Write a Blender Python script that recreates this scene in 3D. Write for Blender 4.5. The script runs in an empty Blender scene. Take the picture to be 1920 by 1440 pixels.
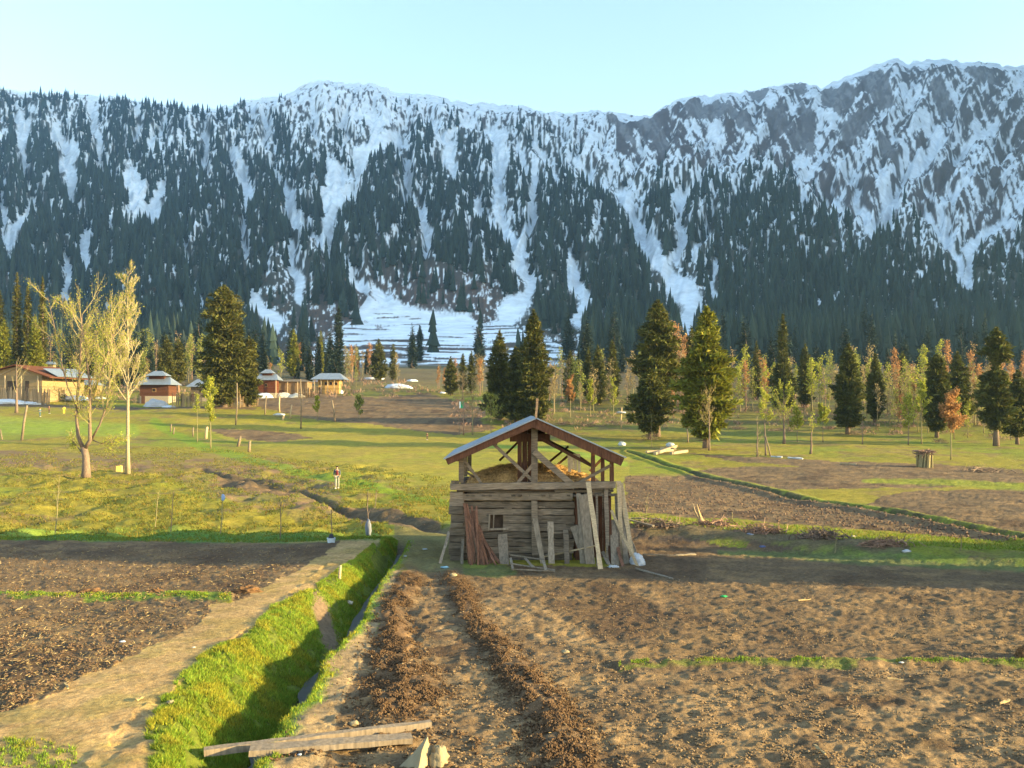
import bpy, math, random
import numpy as np
from mathutils import Vector, Matrix
D2R = math.radians
sc = bpy.context.scene
COL = sc.collection

# ------------------------------------------------------------------ camera
# photograph 1920 x 1440; eye level on row 760; focal length 1660 px
F, CX, HY, EYE = 1660.0, 960.0, 760.0, 4.9
cam_d = bpy.data.cameras.new('camera'); cam = bpy.data.objects.new('camera', cam_d); COL.objects.link(cam)
cam_d.sensor_width = 36; cam_d.lens = F / 1920 * 36; cam_d.shift_y = (HY - 720) / 1920
cam.location = (0, 0, EYE); cam.rotation_euler = (D2R(90), 0, 0)
cam_d.clip_start = .1; cam_d.clip_end = 20000
sc.camera = cam

# ------------------------------------------------------------------ sun, sky, exposure
SUN_EL = D2R(12.0); SUN_BACK = D2R(13.0)          # low evening sun from the right, a little behind the camera
sdir = Vector((math.cos(SUN_EL) * math.cos(SUN_BACK), -math.cos(SUN_EL) * math.sin(SUN_BACK), math.sin(SUN_EL)))
sl = bpy.data.lights.new('sun', 'SUN'); sl.energy = 4.7; sl.angle = D2R(.5); sl.color = (1, .78, .36)
so = bpy.data.objects.new('sun', sl); COL.objects.link(so); so.rotation_euler = (-sdir).to_track_quat('-Z', 'Y').to_euler()
w = bpy.data.worlds.new("World"); sc.world = w; w.use_nodes = True
nt = w.node_tree; bg = nt.nodes['Background']
sky = nt.nodes.new('ShaderNodeTexSky'); sky.sky_type = 'NISHITA'; sky.sun_disc = False
sky.sun_elevation = SUN_EL; sky.sun_rotation = math.atan2(sdir.x, sdir.y); sky.altitude = 2200
sky.air_density = 1.3; sky.dust_density = 3.0; sky.ozone_density = .3
nt.links.new(sky.outputs[0], bg.inputs[0]); bg.inputs[1].default_value = .15
sc.view_settings.view_transform = 'Standard'; sc.view_settings.look = 'None'
sc.view_settings.gamma = 1; sc.view_settings.use_curve_mapping = False
sc.view_settings.exposure = 2.1
sc.cycles.max_bounces = 5; sc.cycles.diffuse_bounces = 3; sc.cycles.glossy_bounces = 2
sc.cycles.transmission_bounces = 3; sc.cycles.transparent_max_bounces = 4; sc.cycles.volume_bounces = 0
sc.cycles.use_denoising = True

# ------------------------------------------------------------------ noise and drawing helpers
def _h(ix, iy, s):
    n = (ix.astype(np.int64) * 374761393 + iy.astype(np.int64) * 668265263 + s * 1442695041) & 0x7fffffff
    n = ((n ^ (n >> 13)) * 1274126177) & 0x7fffffff
    n = ((n ^ (n >> 16)) * 1911520717) & 0x7fffffff
    return ((n ^ (n >> 15)) & 0xffff) / 65535.0
def vn(x, y, s=0):
    x = np.asarray(x, float); y = np.asarray(y, float)
    ix = np.floor(x); iy = np.floor(y); fx = x - ix; fy = y - iy
    fx = fx * fx * (3 - 2 * fx); fy = fy * fy * (3 - 2 * fy)
    ix = ix.astype(np.int64); iy = iy.astype(np.int64)
    a = _h(ix, iy, s); b = _h(ix + 1, iy, s); c = _h(ix, iy + 1, s); d = _h(ix + 1, iy + 1, s)
    return a + (b - a) * fx + (c - a) * fy + (a - b - c + d) * fx * fy
def fbm(x, y, s=0, o=4):
    r = 0; a = .5; t = 0
    for k in range(o):
        r = r + a * vn(x, y, s + 17 * k); t += a; a *= .5; x = x * 2.03 + 3.1; y = y * 2.03 + 7.7
    return r / t
def sm(a, b, x):
    t = np.clip((x - a) / (b - a), 0, 1); return t * t * (3 - 2 * t)
def inpoly(x, y, P):
    r = np.zeros(np.shape(x), bool); n = len(P)
    for i in range(n):
        x0, y0 = P[i]; x1, y1 = P[(i + 1) % n]
        if y0 == y1: continue
        c = ((y0 > y) != (y1 > y)) & (x < (x1 - x0) * (y - y0) / (y1 - y0) + x0)
        r ^= c
    return r
def dline(x, y, P, ys=1.0):
    """distance of pixel points to a polyline; a third value per vertex is its half-width: returns distance / width"""
    best = np.full(np.shape(x), 1e9)
    for a, b in zip(P[:-1], P[1:]):
        x0, y0, w0 = a; x1, y1, w1 = b
        dx, dy = x1 - x0, (y1 - y0)
        t = np.clip(((x - x0) * dx + (y - y0) * dy) / (dx * dx + dy * dy + 1e-9), 0, 1)
        d = np.hypot(x - x0 - t * dx, (y - y0 - t * dy) * ys) / (w0 + (w1 - w0) * t)
        best = np.minimum(best, d)
    return best

def mesh(name, V, Fq=None, Ft=None, mats=(), mi=None, col=None, smooth=False, parent=None, loc=None):
    """one mesh object from numpy arrays (quads and/or triangles), with an optional per-vertex colour"""
    V = np.asarray(V, np.float32).reshape(-1, 3)
    me = bpy.data.meshes.new(name)
    Fq = np.zeros((0, 4), int) if Fq is None else np.asarray(Fq).reshape(-1, 4)
    Ft = np.zeros((0, 3), int) if Ft is None else np.asarray(Ft).reshape(-1, 3)
    L = np.concatenate([Fq.ravel(), Ft.ravel()]).astype(np.int32)
    nq, ntr = len(Fq), len(Ft)
    me.vertices.add(len(V)); me.vertices.foreach_set('co', V.ravel())
    me.loops.add(len(L)); me.loops.foreach_set('vertex_index', L)
    me.polygons.add(nq + ntr)
    st = np.concatenate([np.arange(nq) * 4, nq * 4 + np.arange(ntr) * 3]).astype(np.int32)
    tot = np.concatenate([np.full(nq, 4), np.full(ntr, 3)]).astype(np.int32)
    me.polygons.foreach_set('loop_start', st); me.polygons.foreach_set('loop_total', tot)
    me.polygons.foreach_set('use_smooth', np.full(nq + ntr, bool(smooth)))
    for m in (mats if isinstance(mats, (list, tuple)) else [mats]): me.materials.append(m)
    if mi is not None: me.polygons.foreach_set('material_index', np.asarray(mi, np.int32))
    me.update(calc_edges=True)
    if col is not None:
        c = np.asarray(col, np.float32)
        if c.ndim == 1: c = np.repeat(c[:, None], 3, 1)
        c = np.concatenate([c[:, :3], np.ones((len(c), 1), np.float32)], 1)
        at = me.color_attributes.new('Col', 'FLOAT_COLOR', 'POINT'); at.data.foreach_set('color', c.ravel())
    o = bpy.data.objects.new(name, me); COL.objects.link(o)
    if parent: o.parent = parent
    if loc is not None: o.location = loc
    return o
def tag(o, label=None, cat=None, group=None, kind=None):
    if label: o['label'] = label
    if cat: o['category'] = cat
    if group: o['group'] = group
    if kind: o['kind'] = kind
    return o
def empty(name, loc, label, cat, group=None, rz=0):
    o = bpy.data.objects.new(name, None); COL.objects.link(o); o.location = loc; o.rotation_euler = (0, 0, rz)
    o.empty_display_size = .2
    return tag(o, label, cat, group)
def dup(root, loc, rz=0, s=1, label=None, group=None):
    r = root.copy(); COL.objects.link(r); r.location = loc; r.rotation_euler = (0, 0, rz)
    r.scale = (s, s, s) if not isinstance(s, tuple) else s
    if label: r['label'] = label
    if group: r['group'] = group
    for ch in list(root.children):
        c = ch.copy(); COL.objects.link(c); c.parent = r
    return r

class MB:
    """collects boxes, bars and tubes into one mesh"""
    def __init__(s): s.V = []; s.Q = []; s.T = []; s.C = []; s.n = 0
    def add(s, v, q=None, t=None, c=None):
        v = np.asarray(v, float).reshape(-1, 3)
        if q is not None and len(q): s.Q.append(np.asarray(q) + s.n)
        if t is not None and len(t): s.T.append(np.asarray(t) + s.n)
        cc = np.ones((len(v), 3)) if c is None else np.broadcast_to(np.asarray(c, float), (len(v), 3))
        s.V.append(v); s.C.append(cc); s.n += len(v); return s
    BQ = [(0, 1, 3, 2), (4, 6, 7, 5), (0, 4, 5, 1), (2, 3, 7, 6), (0, 2, 6, 4), (1, 5, 7, 3)]
    def box(s, x0, x1, y0, y1, z0, z1, c=None, rng=None, j=0):
        v = np.array([(x, y, z) for x in (x0, x1) for y in (y0, y1) for z in (z0, z1)], float)
        if j: v += np.random.RandomState(rng).uniform(-j, j, v.shape) if isinstance(rng, int) else rng.uniform(-j, j, v.shape)
        return s.add(v, s.BQ, c=c)
    def bar(s, p, q, w, h, up=(0, 0, 1), c=None, seg=1, rng=None, j=0, taper=1.0):
        """rectangular bar from p to q, w across, h along 'up'; jittered sections make it hand-hewn"""
        p = np.array(p, float); q = np.array(q, float); d = q - p; L = np.linalg.norm(d); d /= L
        u = np.array(up, float); u -= d * (u @ d)
        if np.linalg.norm(u) < 1e-3: u = np.array((0, 1., 0)); u -= d * (u @ d)
        u /= np.linalg.norm(u); r = np.cross(d, u)
        vs = []
        for k in range(seg + 1):
            t = k / seg; cpt = p + d * L * t; sc_ = 1 + (taper - 1) * t
            for a, b in ((-1, -1), (1, -1), (1, 1), (-1, 1)):
                pt = cpt + r * a * w / 2 * sc_ + u * b * h / 2 * sc_
                if j: pt = pt + rng.uniform(-j, j, 3)
                vs.append(pt)
        q_ = []
        for k in range(seg):
            o = 4 * k
            for i in range(4): q_.append((o + i, o + (i + 1) % 4, o + 4 + (i + 1) % 4, o + 4 + i))
        q_ += [(3, 2, 1, 0), (4 * seg, 4 * seg + 1, 4 * seg + 2, 4 * seg + 3)]
        return s.add(vs, q_, c=c)
    def tube(s, P, R, n=6, c=None):
        P = np.asarray(P, float); m = len(P); R = np.broadcast_to(np.asarray(R, float), (m,))
        vs = []; a = np.arange(n) * 2 * math.pi / n
        for i in range(m):
            d = P[min(i + 1, m - 1)] - P[max(i - 1, 0)]; d /= (np.linalg.norm(d) + 1e-9)
            u = np.array((1., 0, 0)) if abs(d[0]) < .8 else np.array((0, 1., 0))
            u -= d * (u @ d); u /= np.linalg.norm(u); r = np.cross(d, u)
            vs.append(P[i] + R[i] * (np.cos(a)[:, None] * u + np.sin(a)[:, None] * r))
        q = [(i * n + k, i * n + (k + 1) % n, (i + 1) * n + (k + 1) % n, (i + 1) * n + k) for i in range(m - 1) for k in range(n)]
        t = [(0, k + 1, k) for k in range(1, n - 1)] + [((m - 1) * n, (m - 1) * n + k, (m - 1) * n + k + 1) for k in range(1, n - 1)]
        return s.add(np.concatenate(vs), q, t, c=c)
    def build(s, name, mat, parent=None, smooth=False, loc=None):
        return mesh(name, np.concatenate(s.V), np.concatenate(s.Q) if s.Q else None, np.concatenate(s.T) if s.T else None,
                    mat, col=np.concatenate(s.C), smooth=smooth, parent=parent, loc=loc)

# ------------------------------------------------------------------ materials
def newmat(name):
    m = bpy.data.materials.new(name); m.use_nodes = True; n = m.node_tree
    b = n.nodes['Principled BSDF']; b.inputs['Roughness'].default_value = .9
    b.inputs['Specular IOR Level'].default_value = .15
    return m, n, b
def noise_node(n, scale, detail=5, rough=.6, coord='Object', stretch=None):
    tc = n.nodes.new('ShaderNodeTexCoord'); no = n.nodes.new('ShaderNodeTexNoise')
    no.inputs['Scale'].default_value = scale; no.inputs['Detail'].default_value = detail; no.inputs['Roughness'].default_value = rough
    if stretch:
        mp = n.nodes.new('ShaderNodeMapping'); mp.inputs['Scale'].default_value = stretch
        n.links.new(tc.outputs[coord], mp.inputs[0]); n.links.new(mp.outputs[0], no.inputs[0])
    else: n.links.new(tc.outputs[coord], no.inputs[0])
    return no
def ramp(n, src, lo, hi, a=.3, b=.7):
    r = n.nodes.new('ShaderNodeMapRange'); r.inputs[1].default_value = a; r.inputs[2].default_value = b
    r.inputs[3].default_value = lo; r.inputs[4].default_value = hi; n.links.new(src, r.inputs[0]); return r.outputs[0]
def mulcol(n, a, val):
    v = n.nodes.new('ShaderNodeVectorMath'); v.operation = 'SCALE'; n.links.new(a, v.inputs[0]); n.links.new(val, v.inputs['Scale']); return v.outputs[0]
def surf(name, rgb=None, nscale=6, lo=.7, hi=1.25, bump=.3, bdist=.03, stretch=None, rough=.9, metal=0, spec=.15, bscale=None, patch=None):
    """diffuse surface: vertex colour (times rgb) broken up by noise, plus bump"""
    m, n, b = newmat(name)
    at = n.nodes.new('ShaderNodeAttribute'); at.attribute_name = 'Col'; c = at.outputs['Color']
    if rgb is not None:
        mm = n.nodes.new('ShaderNodeVectorMath'); mm.operation = 'MULTIPLY'; mm.inputs[1].default_value = rgb
        n.links.new(c, mm.inputs[0]); c = mm.outputs[0]
    no = noise_node(n, nscale, stretch=stretch)
    c = mulcol(n, c, ramp(n, no.outputs[0], lo, hi))
    if patch:
        n3 = noise_node(n, patch, 3); c = mulcol(n, c, ramp(n, n3.outputs[0], .78, 1.2))
    n.links.new(c, b.inputs['Base Color'])
    b.inputs['Roughness'].default_value = rough; b.inputs['Metallic'].default_value = metal; b.inputs['Specular IOR Level'].default_value = spec
    if bump:
        n2 = noise_node(n, bscale or nscale * 2, 6, .7, stretch=stretch)
        bp = n.nodes.new('ShaderNodeBump'); bp.inputs['Strength'].default_value = bump; bp.inputs['Distance'].default_value = bdist
        n.links.new(n2.outputs[0], bp.inputs['Height']); n.links.new(bp.outputs[0], b.inputs['Normal'])
    return m
def leafmat(name, rgb, trans=.35, trgb=None):
    m, n, b = newmat(name)
    at = n.nodes.new('ShaderNodeAttribute'); at.attribute_name = 'Col'
    mm = n.nodes.new('ShaderNodeVectorMath'); mm.operation = 'MULTIPLY'; mm.inputs[1].default_value = rgb
    n.links.new(at.outputs['Color'], mm.inputs[0]); n.links.new(mm.outputs[0], b.inputs['Base Color'])
    b.inputs['Roughness'].default_value = .7
    t = n.nodes.new('ShaderNodeBsdfTranslucent'); m2 = n.nodes.new('ShaderNodeVectorMath'); m2.operation = 'MULTIPLY'
    m2.inputs[1].default_value = trgb or tuple(c * 1.3 for c in rgb)
    n.links.new(at.outputs['Color'], m2.inputs[0]); n.links.new(m2.outputs[0], t.inputs['Color'])
    mx = n.nodes.new('ShaderNodeMixShader'); mx.inputs[0].default_value = trans
    out = n.nodes['Material Output']; n.links.new(b.outputs[0], mx.inputs[1]); n.links.new(t.outputs[0], mx.inputs[2]); n.links.new(mx.outputs[0], out.inputs[0])
    return m
M = {
 'ground': surf('ground_cover', nscale=9, lo=.62, hi=1.35, bump=.9, bdist=.05, bscale=14, patch=1.1),
 'rock': surf('mountain_cover', nscale=.05, lo=.8, hi=1.15, bump=.55, bdist=6, bscale=.05),
 'oldwood': surf('weathered_wood', (.150, .118, .086), 3, .45, 1.5, .5, .02, stretch=(1, 6, 14), patch=1.3),
 'greywood': surf('grey_board', (.185, .150, .112), 4, .6, 1.3, .4, .01, stretch=(5, 5, .6)),
 'barkwood': surf('red_bark', (.15, .075, .048), 5, .5, 1.4, .6, .02, stretch=(6, 6, .8)),
 'brownwood': surf('brown_board', (.090, .042, .025), 5, .6, 1.35, .3, .01, stretch=(5, 5, .7)),
 'palewood': surf('pale_wood', (.36, .27, .165), 5, .65, 1.25, .3, .01, stretch=(2, 2, 6)),
 'metal': surf('zinc_sheet', (.21, .24, .28), 2, .8, 1.15, .1, .01, rough=.45, metal=.35, spec=.5),
 'hay': surf('dry_hay', (.36, .22, .09), 14, .5, 1.5, .9, .06),
 'clod': surf('dung_clod', (.085, .050, .026), 20, .6, 1.5, .5, .02),
 'trunk': surf('tree_bark', (.17, .12, .09), 8, .6, 1.35, .6, .03, stretch=(3, 3, .6)),
 'palebark': surf('birch_bark', (.31, .26, .17), 5, .55, 1.15, .3, .01, stretch=(1, 1, 5)),
 'twig': surf('twig_bark', (.21, .175, .09), 8, .75, 1.2, 0),
 'redtwig': surf('red_twig', (.25, .155, .11), 8, .75, 1.2, 0),
 'needle': leafmat('fir_needles', (.072, .074, .018), .14, (.10, .12, .015)),
 'needlelit': leafmat('sunlit_needles', (.14, .15, .02), .22, (.19, .21, .02)),  # brighter copy of the needles: sunlight on the crown put into the colour
 'farneedle': leafmat('far_needles', (.022, .036, .028), .05),
 'leafyellow': leafmat('yellow_leaf', (.25, .26, .035), .35),
 'leafolive': leafmat('olive_leaf', (.20, .21, .045), .35),
 'leaforange': leafmat('orange_leaf', (.32, .165, .065), .35),
 'leafbud': leafmat('bud_leaf', (.24, .18, .085), .3),
 'grass': leafmat('grass_blade', (.145, .175, .018), .28),
 'drygrass': leafmat('dry_grass', (.105, .095, .016), .3),
 'straw': surf('straw_bit', (.30, .22, .11), 9, .8, 1.2, 0),
 'snow': surf('old_snow', (.54, .56, .60), 3, .88, 1.05, .5, .06, spec=.3),
 'stone': surf('stone', (.38, .33, .26), 6, .75, 1.2, .6, .03),
 'palestone': surf('pale_stone', (.25, .20, .12), 4, .8, 1.15, .5, .02),
 'skin': surf('skin', (.42, .25, .17), 8, .95, 1.05, 0),
 'plain': surf('cloth', (1, 1, 1), 8, .85, 1.1, .2, .01),
 'plastic': surf('plastic_sheet', (.36, .38, .41), 4, .85, 1.1, .5, .03, rough=.4, spec=.4),
 'darkwood': surf('dark_wood', (.075, .05, .035), 5, .7, 1.3, .3, .01),
}
mw, nw, bw = newmat('ditch_water'); bw.inputs['Base Color'].default_value = (.05, .045, .035, 1); bw.inputs['Roughness'].default_value = .5; bw.inputs['Specular IOR Level'].default_value = .12
_n = noise_node(nw, 5, 3); _b = nw.nodes.new('ShaderNodeBump'); _b.inputs['Strength'].default_value = .15; _b.inputs['Distance'].default_value = .02
nw.links.new(_n.outputs[0], _b.inputs['Height']); nw.links.new(_b.outputs[0], bw.inputs['Normal']); M['water'] = mw

# ------------------------------------------------------------------ ground profile (metres from the eye, relative to eye level)
_PY = np.array([4, 7, 10, 20, 27, 45, 65, 90, 114, 136, 170, 200, 250, 330, 400, 480, 560.])
_PZ = np.array([-4.0, -4.0, -4.08, -4.5, -4.88, -5.5, -5.99, -5.8, -5.35, -4.5, -1.6, .9, 4.6, 10.6, 16., 20.5, 26])
_TY = np.linspace(4, 560, 4000); _TZ = np.interp(_TY, _PY, _PZ)
_k = np.hanning(61); _k /= _k.sum(); _pad = np.concatenate([np.full(30, _TZ[0]), _TZ, _TZ[-1] + np.arange(1, 31) * (_TZ[-1] - _TZ[-2])]); _TZ = np.convolve(_pad, _k, 'valid')
_TR = HY - F * _TZ / _TY
_ord = np.argsort(_TR)
def row2y(r): return np.interp(r, _TR[_ord], _TY[_ord])
def y2z(y): return np.interp(y, _TY, _TZ)

DITCH = np.array([(455, 1500), (430, 1440), (455, 1400), (540, 1300), (605, 1210), (640, 1180), (690, 1100), (715, 1065), (745, 1030), (752, 1012)], float)
BANKL = np.array([(265, 1500), (285, 1440), (310, 1330), (400, 1240), (480, 1195), (520, 1150), (560, 1135), (600, 1108), (640, 1080), (690, 1045), (730, 1012)], float)
def lx(P, r):
    k = (np.clip(r, 1012, 1500) - 1000) / 400; return np.interp(r, P[::-1, 1], P[::-1, 0]) + (9 * np.sin(r / 19.0 + P[0, 0]) + 6 * np.sin(r / 8.3) + 4 * np.sin(r / 4.1 + 1)) * k
STREAM = [(380, 884, 6), (440, 898, 7), (500, 908, 10), (560, 918, 8), (600, 935, 6), (640, 952, 9), (720, 968, 14), (800, 985, 14), (850, 995, 10)]

def features(px, row):
    """height added to the smooth profile at pixel (px,row), metres; and the profile depth there"""
    Y = row2y(row); X = (px - CX) / F * Y; mpp = Y / F          # metres per pixel
    dz = np.zeros(np.shape(X))
    dz += (fbm(X / 9, Y / 9, 3, 3) - .5) * .5 * sm(28, 60, Y)
    dz += (fbm(X / 40, Y / 40, 5, 2) - .5) * 2.0 * sm(80, 170, Y) 
    # meadow humps
    mead = sm(1012, 1000, row) * sm(860, 880, row) * sm(800, 700, px)
    dz += mead * (fbm(X / 2.2, Y / 2.2, 11, 4) - .5) * .85
    dz += sm(1012, 998, row) * (fbm(X / 1.1, Y / 1.1, 12, 3) - .5) * .12
    # terrace edge at the far side of the left field
    dz += -.45 * sm(1004, 992, row) * sm(940, 975, row) * sm(760, 640, px)
    # stream in the left meadow
    d = dline(px, row, STREAM, 2.2) + (fbm(X / 1.5, Y / 1.5, 15, 3) - .5) * 1.6; dz -= .34 * sm(1.9, .3, d)
    # ditch with its high left bank and low right lip
    inr = sm(1006, 1020, row)
    xc = lx(DITCH, row); xl = lx(BANKL, row); u = (px - xc) * mpp; wl = (xc - xl) * mpp
    t = np.clip(-u / np.maximum(wl, .05), 0, 1.0)
    left = -.52 + .68 * sm(.06, .95, t) ** .9
    leftout = .16 * sm(5.0, 0, (-u - wl) )
    right = -.54 + .56 * sm(.12, .34, u) - .04 * sm(.4, 1.2, u)
    prof = np.where(u > 0, right, np.where(t < 1, left, leftout))
    dz += prof * inr + inr * (np.abs(u) < 1.6) * (fbm(X * 2.2, Y * 2.2, 31, 3) - .5) * .16
    # brushy berm at the far side of the right field
    b = dline(px, row, [(1180, 1000, 9), (1350, 1008, 12), (1500, 1022, 12), (1700, 1040, 11), (1920, 1052, 10), (2300, 1066, 10)])
    dz += .32 * sm(1.4, .2, b) * (.6 + .8 * fbm(X, Y, 8, 3))
    # the diagonal field bank, and low ridges of the field edges
    b = dline(px, row, DIAG); dz += .16 * sm(1.6, .9, b) * sm(.2, .7, b) - .10 * sm(.6, .1, b)
    b = dline(px, row, [(1160, 1246, 5), (1330, 1240, 6), (1560, 1242, 6), (1950, 1243, 5)]); dz += .07 * sm(1.6, .3, b)
    b = dline(px, row, [(-200, 1115, 5), (0, 1117, 6), (200, 1121, 6), (330, 1122, 8), (430, 1130, 7)]); dz += .08 * sm(1.8, .3, b)
    # ploughed clods
    soil = soilmask(px, row)
    am = .048 * soil + .014
    near = sm(60, 20, Y)
    dz += am * ((fbm(X * 4.6, Y * 4.6, 41, 3) - .5) * 1.5 + (vn(X * 9, Y * 9, 47) - .5) * .5 * near)
    # dung rows
    dz += .07 * np.maximum(sm(1.2, .2, dline(px, row, DUNG1)), sm(1.2, .2, dline(px, row, DUNG2))) * (.5 + fbm(X * 3, Y * 3, 77, 3))
    # terraces of the far fields
    dz += .5 * sm(120, 160, Y) * sm(300, 240, Y) * (np.abs(((Y + 6 * fbm(X / 30, Y / 30, 9, 2)) / 9.0) % 1 - .5) - .25)
    return dz, Y
DIAG = [(1175, 848, 5), (1240, 868, 5), (1300, 888, 6), (1380, 908, 6), (1480, 930, 6), (1600, 952, 6), (1700, 970, 7), (1820, 995, 7), (1920, 1013, 7), (2300, 1075, 7)]
DUNG1 = [(770, 1085, 24), (760, 1110, 26), (735, 1150, 26), (740, 1200, 34), (738, 1250, 48), (770, 1290, 60), (740, 1330, 70)]
DUNG2 = [(845, 1080, 20), (865, 1110, 24), (880, 1160, 24), (925, 1200, 26), (955, 1250, 34), (1000, 1300, 42), (1040, 1345, 40), (1050, 1405, 70), (1050, 1440, 80)]
SOILP = [
 [(-900, 1022), (0, 1012), (300, 1014), (560, 1020), (640, 1020), (600, 1050), (540, 1090), (470, 1128), (400, 1145), (380, 1180), (270, 1240), (90, 1320), (-100, 1380), (-900, 1500)],
 [(1180, 1004), (1450, 1030), (1700, 1052), (2400, 1075), (2600, 1600), (520, 1600), (620, 1340), (690, 1200), (740, 1080), (860, 1060), (1150, 1060)],
 [(1172, 894), (1290, 892), (1420, 914), (1560, 943), (1720, 973), (1920, 1016), (2300, 1082), (2300, 1060), (1920, 1018), (1700, 1000), (1400, 974), (1172, 962)],
 [(1290, 884), (1340, 874), (1500, 876), (1920, 888), (2300, 890), (2300, 908), (1920, 908), (1700, 916), (1420, 918), (1330, 898)],
 [(1610, 948), (1650, 930), (1720, 921), (1920, 914), (2400, 914), (2400, 1085), (1920, 1010), (1750, 978)],
 [(1270, 848), (1400, 858), (1560, 866), (1750, 870), (1920, 880), (1920, 889), (1500, 876), (1400, 868)],
 [(480, 744), (600, 736), (700, 742), (800, 736), (870, 750), (925, 770), (900, 790), (930, 800), (850, 812), (760, 802), (640, 790), (560, 778), (480, 762)],
 [(385, 801), (480, 803), (560, 811), (585, 821), (520, 826), (420, 815)],
 [(-900, 742), (0, 752), (150, 758), (480, 764), (480, 768), (240, 766), (0, 762), (-900, 758)],
 [(400, 888), (470, 894), (560, 922), (540, 934), (470, 925), (415, 908)],
 [(620, 943), (700, 950), (800, 972), (845, 990), (845, 1004), (760, 990), (660, 966)],
]
def soilmask(px, row):
    Y = row2y(row); X = (px - CX) / F * Y
    jx = (fbm(X * .7, Y * .7, 51, 3) - .5) * 60 * 14 / np.minimum(Y, 70) ; jy = (fbm(X * .9, Y * .9, 52, 3) - .5) * 26 * 14 / np.minimum(Y, 70)
    m = np.zeros(np.shape(px))
    for P in SOILP: m = np.maximum(m, inpoly(px + jx, row + jy, P) * 1.0)
    return m
def gpt(px, row, lift=0.0):
    """the point of the finished ground drawn at pixel (px,row) of the smooth profile"""
    dz, Y = features(np.array([float(px)]), np.array([float(row)]))
    Y = float(Y[0]); return Vector(((px - CX) / F * Y, Y, EYE + float(y2z(Y)) + float(dz[0]) + lift))
def gz(X, Y):
    """finished ground height under world points"""
    X = np.atleast_1d(np.asarray(X, float)); Y = np.atleast_1d(np.asarray(Y, float))
    row = HY - F * y2z(Y) / Y; px = CX + F * X / Y
    dz, _ = features(px, row); return EYE + y2z(Y) + dz

# ------------------------------------------------------------------ ground sheet
cols = np.concatenate([np.arange(-4200, -300, 90), np.arange(-300, 2220, 3.0), np.arange(2220, 6200, 90)])
rows = np.concatenate([np.arange(1900, 1500, -16), np.arange(1500, 1000, -1.6), np.arange(1000, 800, -1.0), np.arange(800, 683, -.8)])
PX, RW = np.meshgrid(cols, rows)
DZ, YY = features(PX, RW)
XX = (PX - CX) / F * YY; ZZ = EYE + y2z(YY) + DZ

def mixc(c, rgb, m):
    return c + (np.array(rgb) - c) * np.clip(m, 0, 1)[..., None]
C = np.zeros(PX.shape + (3,)); C[:] = (.205, .170, .020)
n1 = fbm(XX / 3, YY / 3, 61, 4); n2 = fbm(XX / .6, YY / .6, 62, 4); n3 = fbm(XX / 12, YY / 12, 63, 4); n4 = fbm(XX / 1.2, YY / 5, 64, 4)
C = mixc(C, (.16, .18, .018), sm(.45, .65, n3) * .8)
C = mixc(C, (.16, .10, .05), sm(.56, .68, n1) * .6)
C = mixc(C, (.26, .20, .03), sm(.5, .7, n2) * sm(.62, .4, n3) * .6)
# bright centre meadow
C = mixc(C, (.27, .22, .03), inpoly(PX, RW, [(330, 785), (900, 800), (1180, 850), (1180, 960), (840, 930), (640, 880), (420, 820)]) * .55)
# far valley floor, brown understory
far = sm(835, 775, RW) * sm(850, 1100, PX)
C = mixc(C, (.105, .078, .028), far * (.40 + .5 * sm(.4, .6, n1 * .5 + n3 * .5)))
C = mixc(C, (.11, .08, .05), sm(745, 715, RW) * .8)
C = mixc(C, (.16, .10, .06), inpoly(PX, RW, [(250, 850), (520, 853), (630, 900), (650, 960), (560, 965), (430, 940), (300, 892), (180, 885), (0, 878), (-400, 870), (-400, 840), (0, 842)]) * (.35 + .6 * sm(.42, .6, n2 * .5 + n1 * .5)))
# fresh green strips
def strip(P, rgb, m=1.0, k=1.0):
    global C
    jr = (n2 - .5) * 14
    C = mixc(C, rgb, sm(1.3, .6, dline(PX, RW + jr * np.minimum(1, 12 / YY) * 2, P, k)) * m)
strip([(290, 792, 10), (380, 838, 14), (500, 868, 10), (640, 902, 12), (740, 925, 12), (850, 948, 9)], (.13, .20, .012), .75, 1.6)
strip([(900, 832, 5), (1050, 845, 7), (1170, 870, 8)], (.17, .27, .03), .6, 1.4)
strip([(-300, 985, 16), (0, 988, 16), (350, 992, 14), (700, 998, 10)], (.15, .24, .03), .7)
strip([(-600, 790, 14), (0, 800, 16), (250, 808, 12)], (.19, .26, .03), .6)
strip([(840, 770, 5), (905, 790, 5)], (.2, .2, .05), .4)
# soil
S = soilmask(PX, RW)
Csoil = np.zeros_like(C); Csoil[:] = (.130, .084, .045)
Csoil = mixc(Csoil, (.195, .122, .058), sm(.45, .7, n2)); Csoil = mixc(Csoil, (.070, .040, .022), sm(.5, .3, n1 * .5 + n4 * .5) * .8)
Csoil = mixc(Csoil, (.235, .152, .075), inpoly(PX, RW, [(560, 1600), (640, 1340), (700, 1200), (770, 1090), (1000, 1120), (1200, 1250), (2400, 1260), (2400, 1600)]) * sm(.35, .62, n2) * .75)
C = mixc(C, 0, 0); C = C + (Csoil - C) * S[..., None]
C = mixc(C, (.26, .18, .095), inpoly(PX, RW, [(560, 1600), (640, 1320), (700, 1200), (745, 1080), (760, 1065), (700, 1080), (650, 1180), (560, 1300), (480, 1440), (440, 1600)]))
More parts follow.
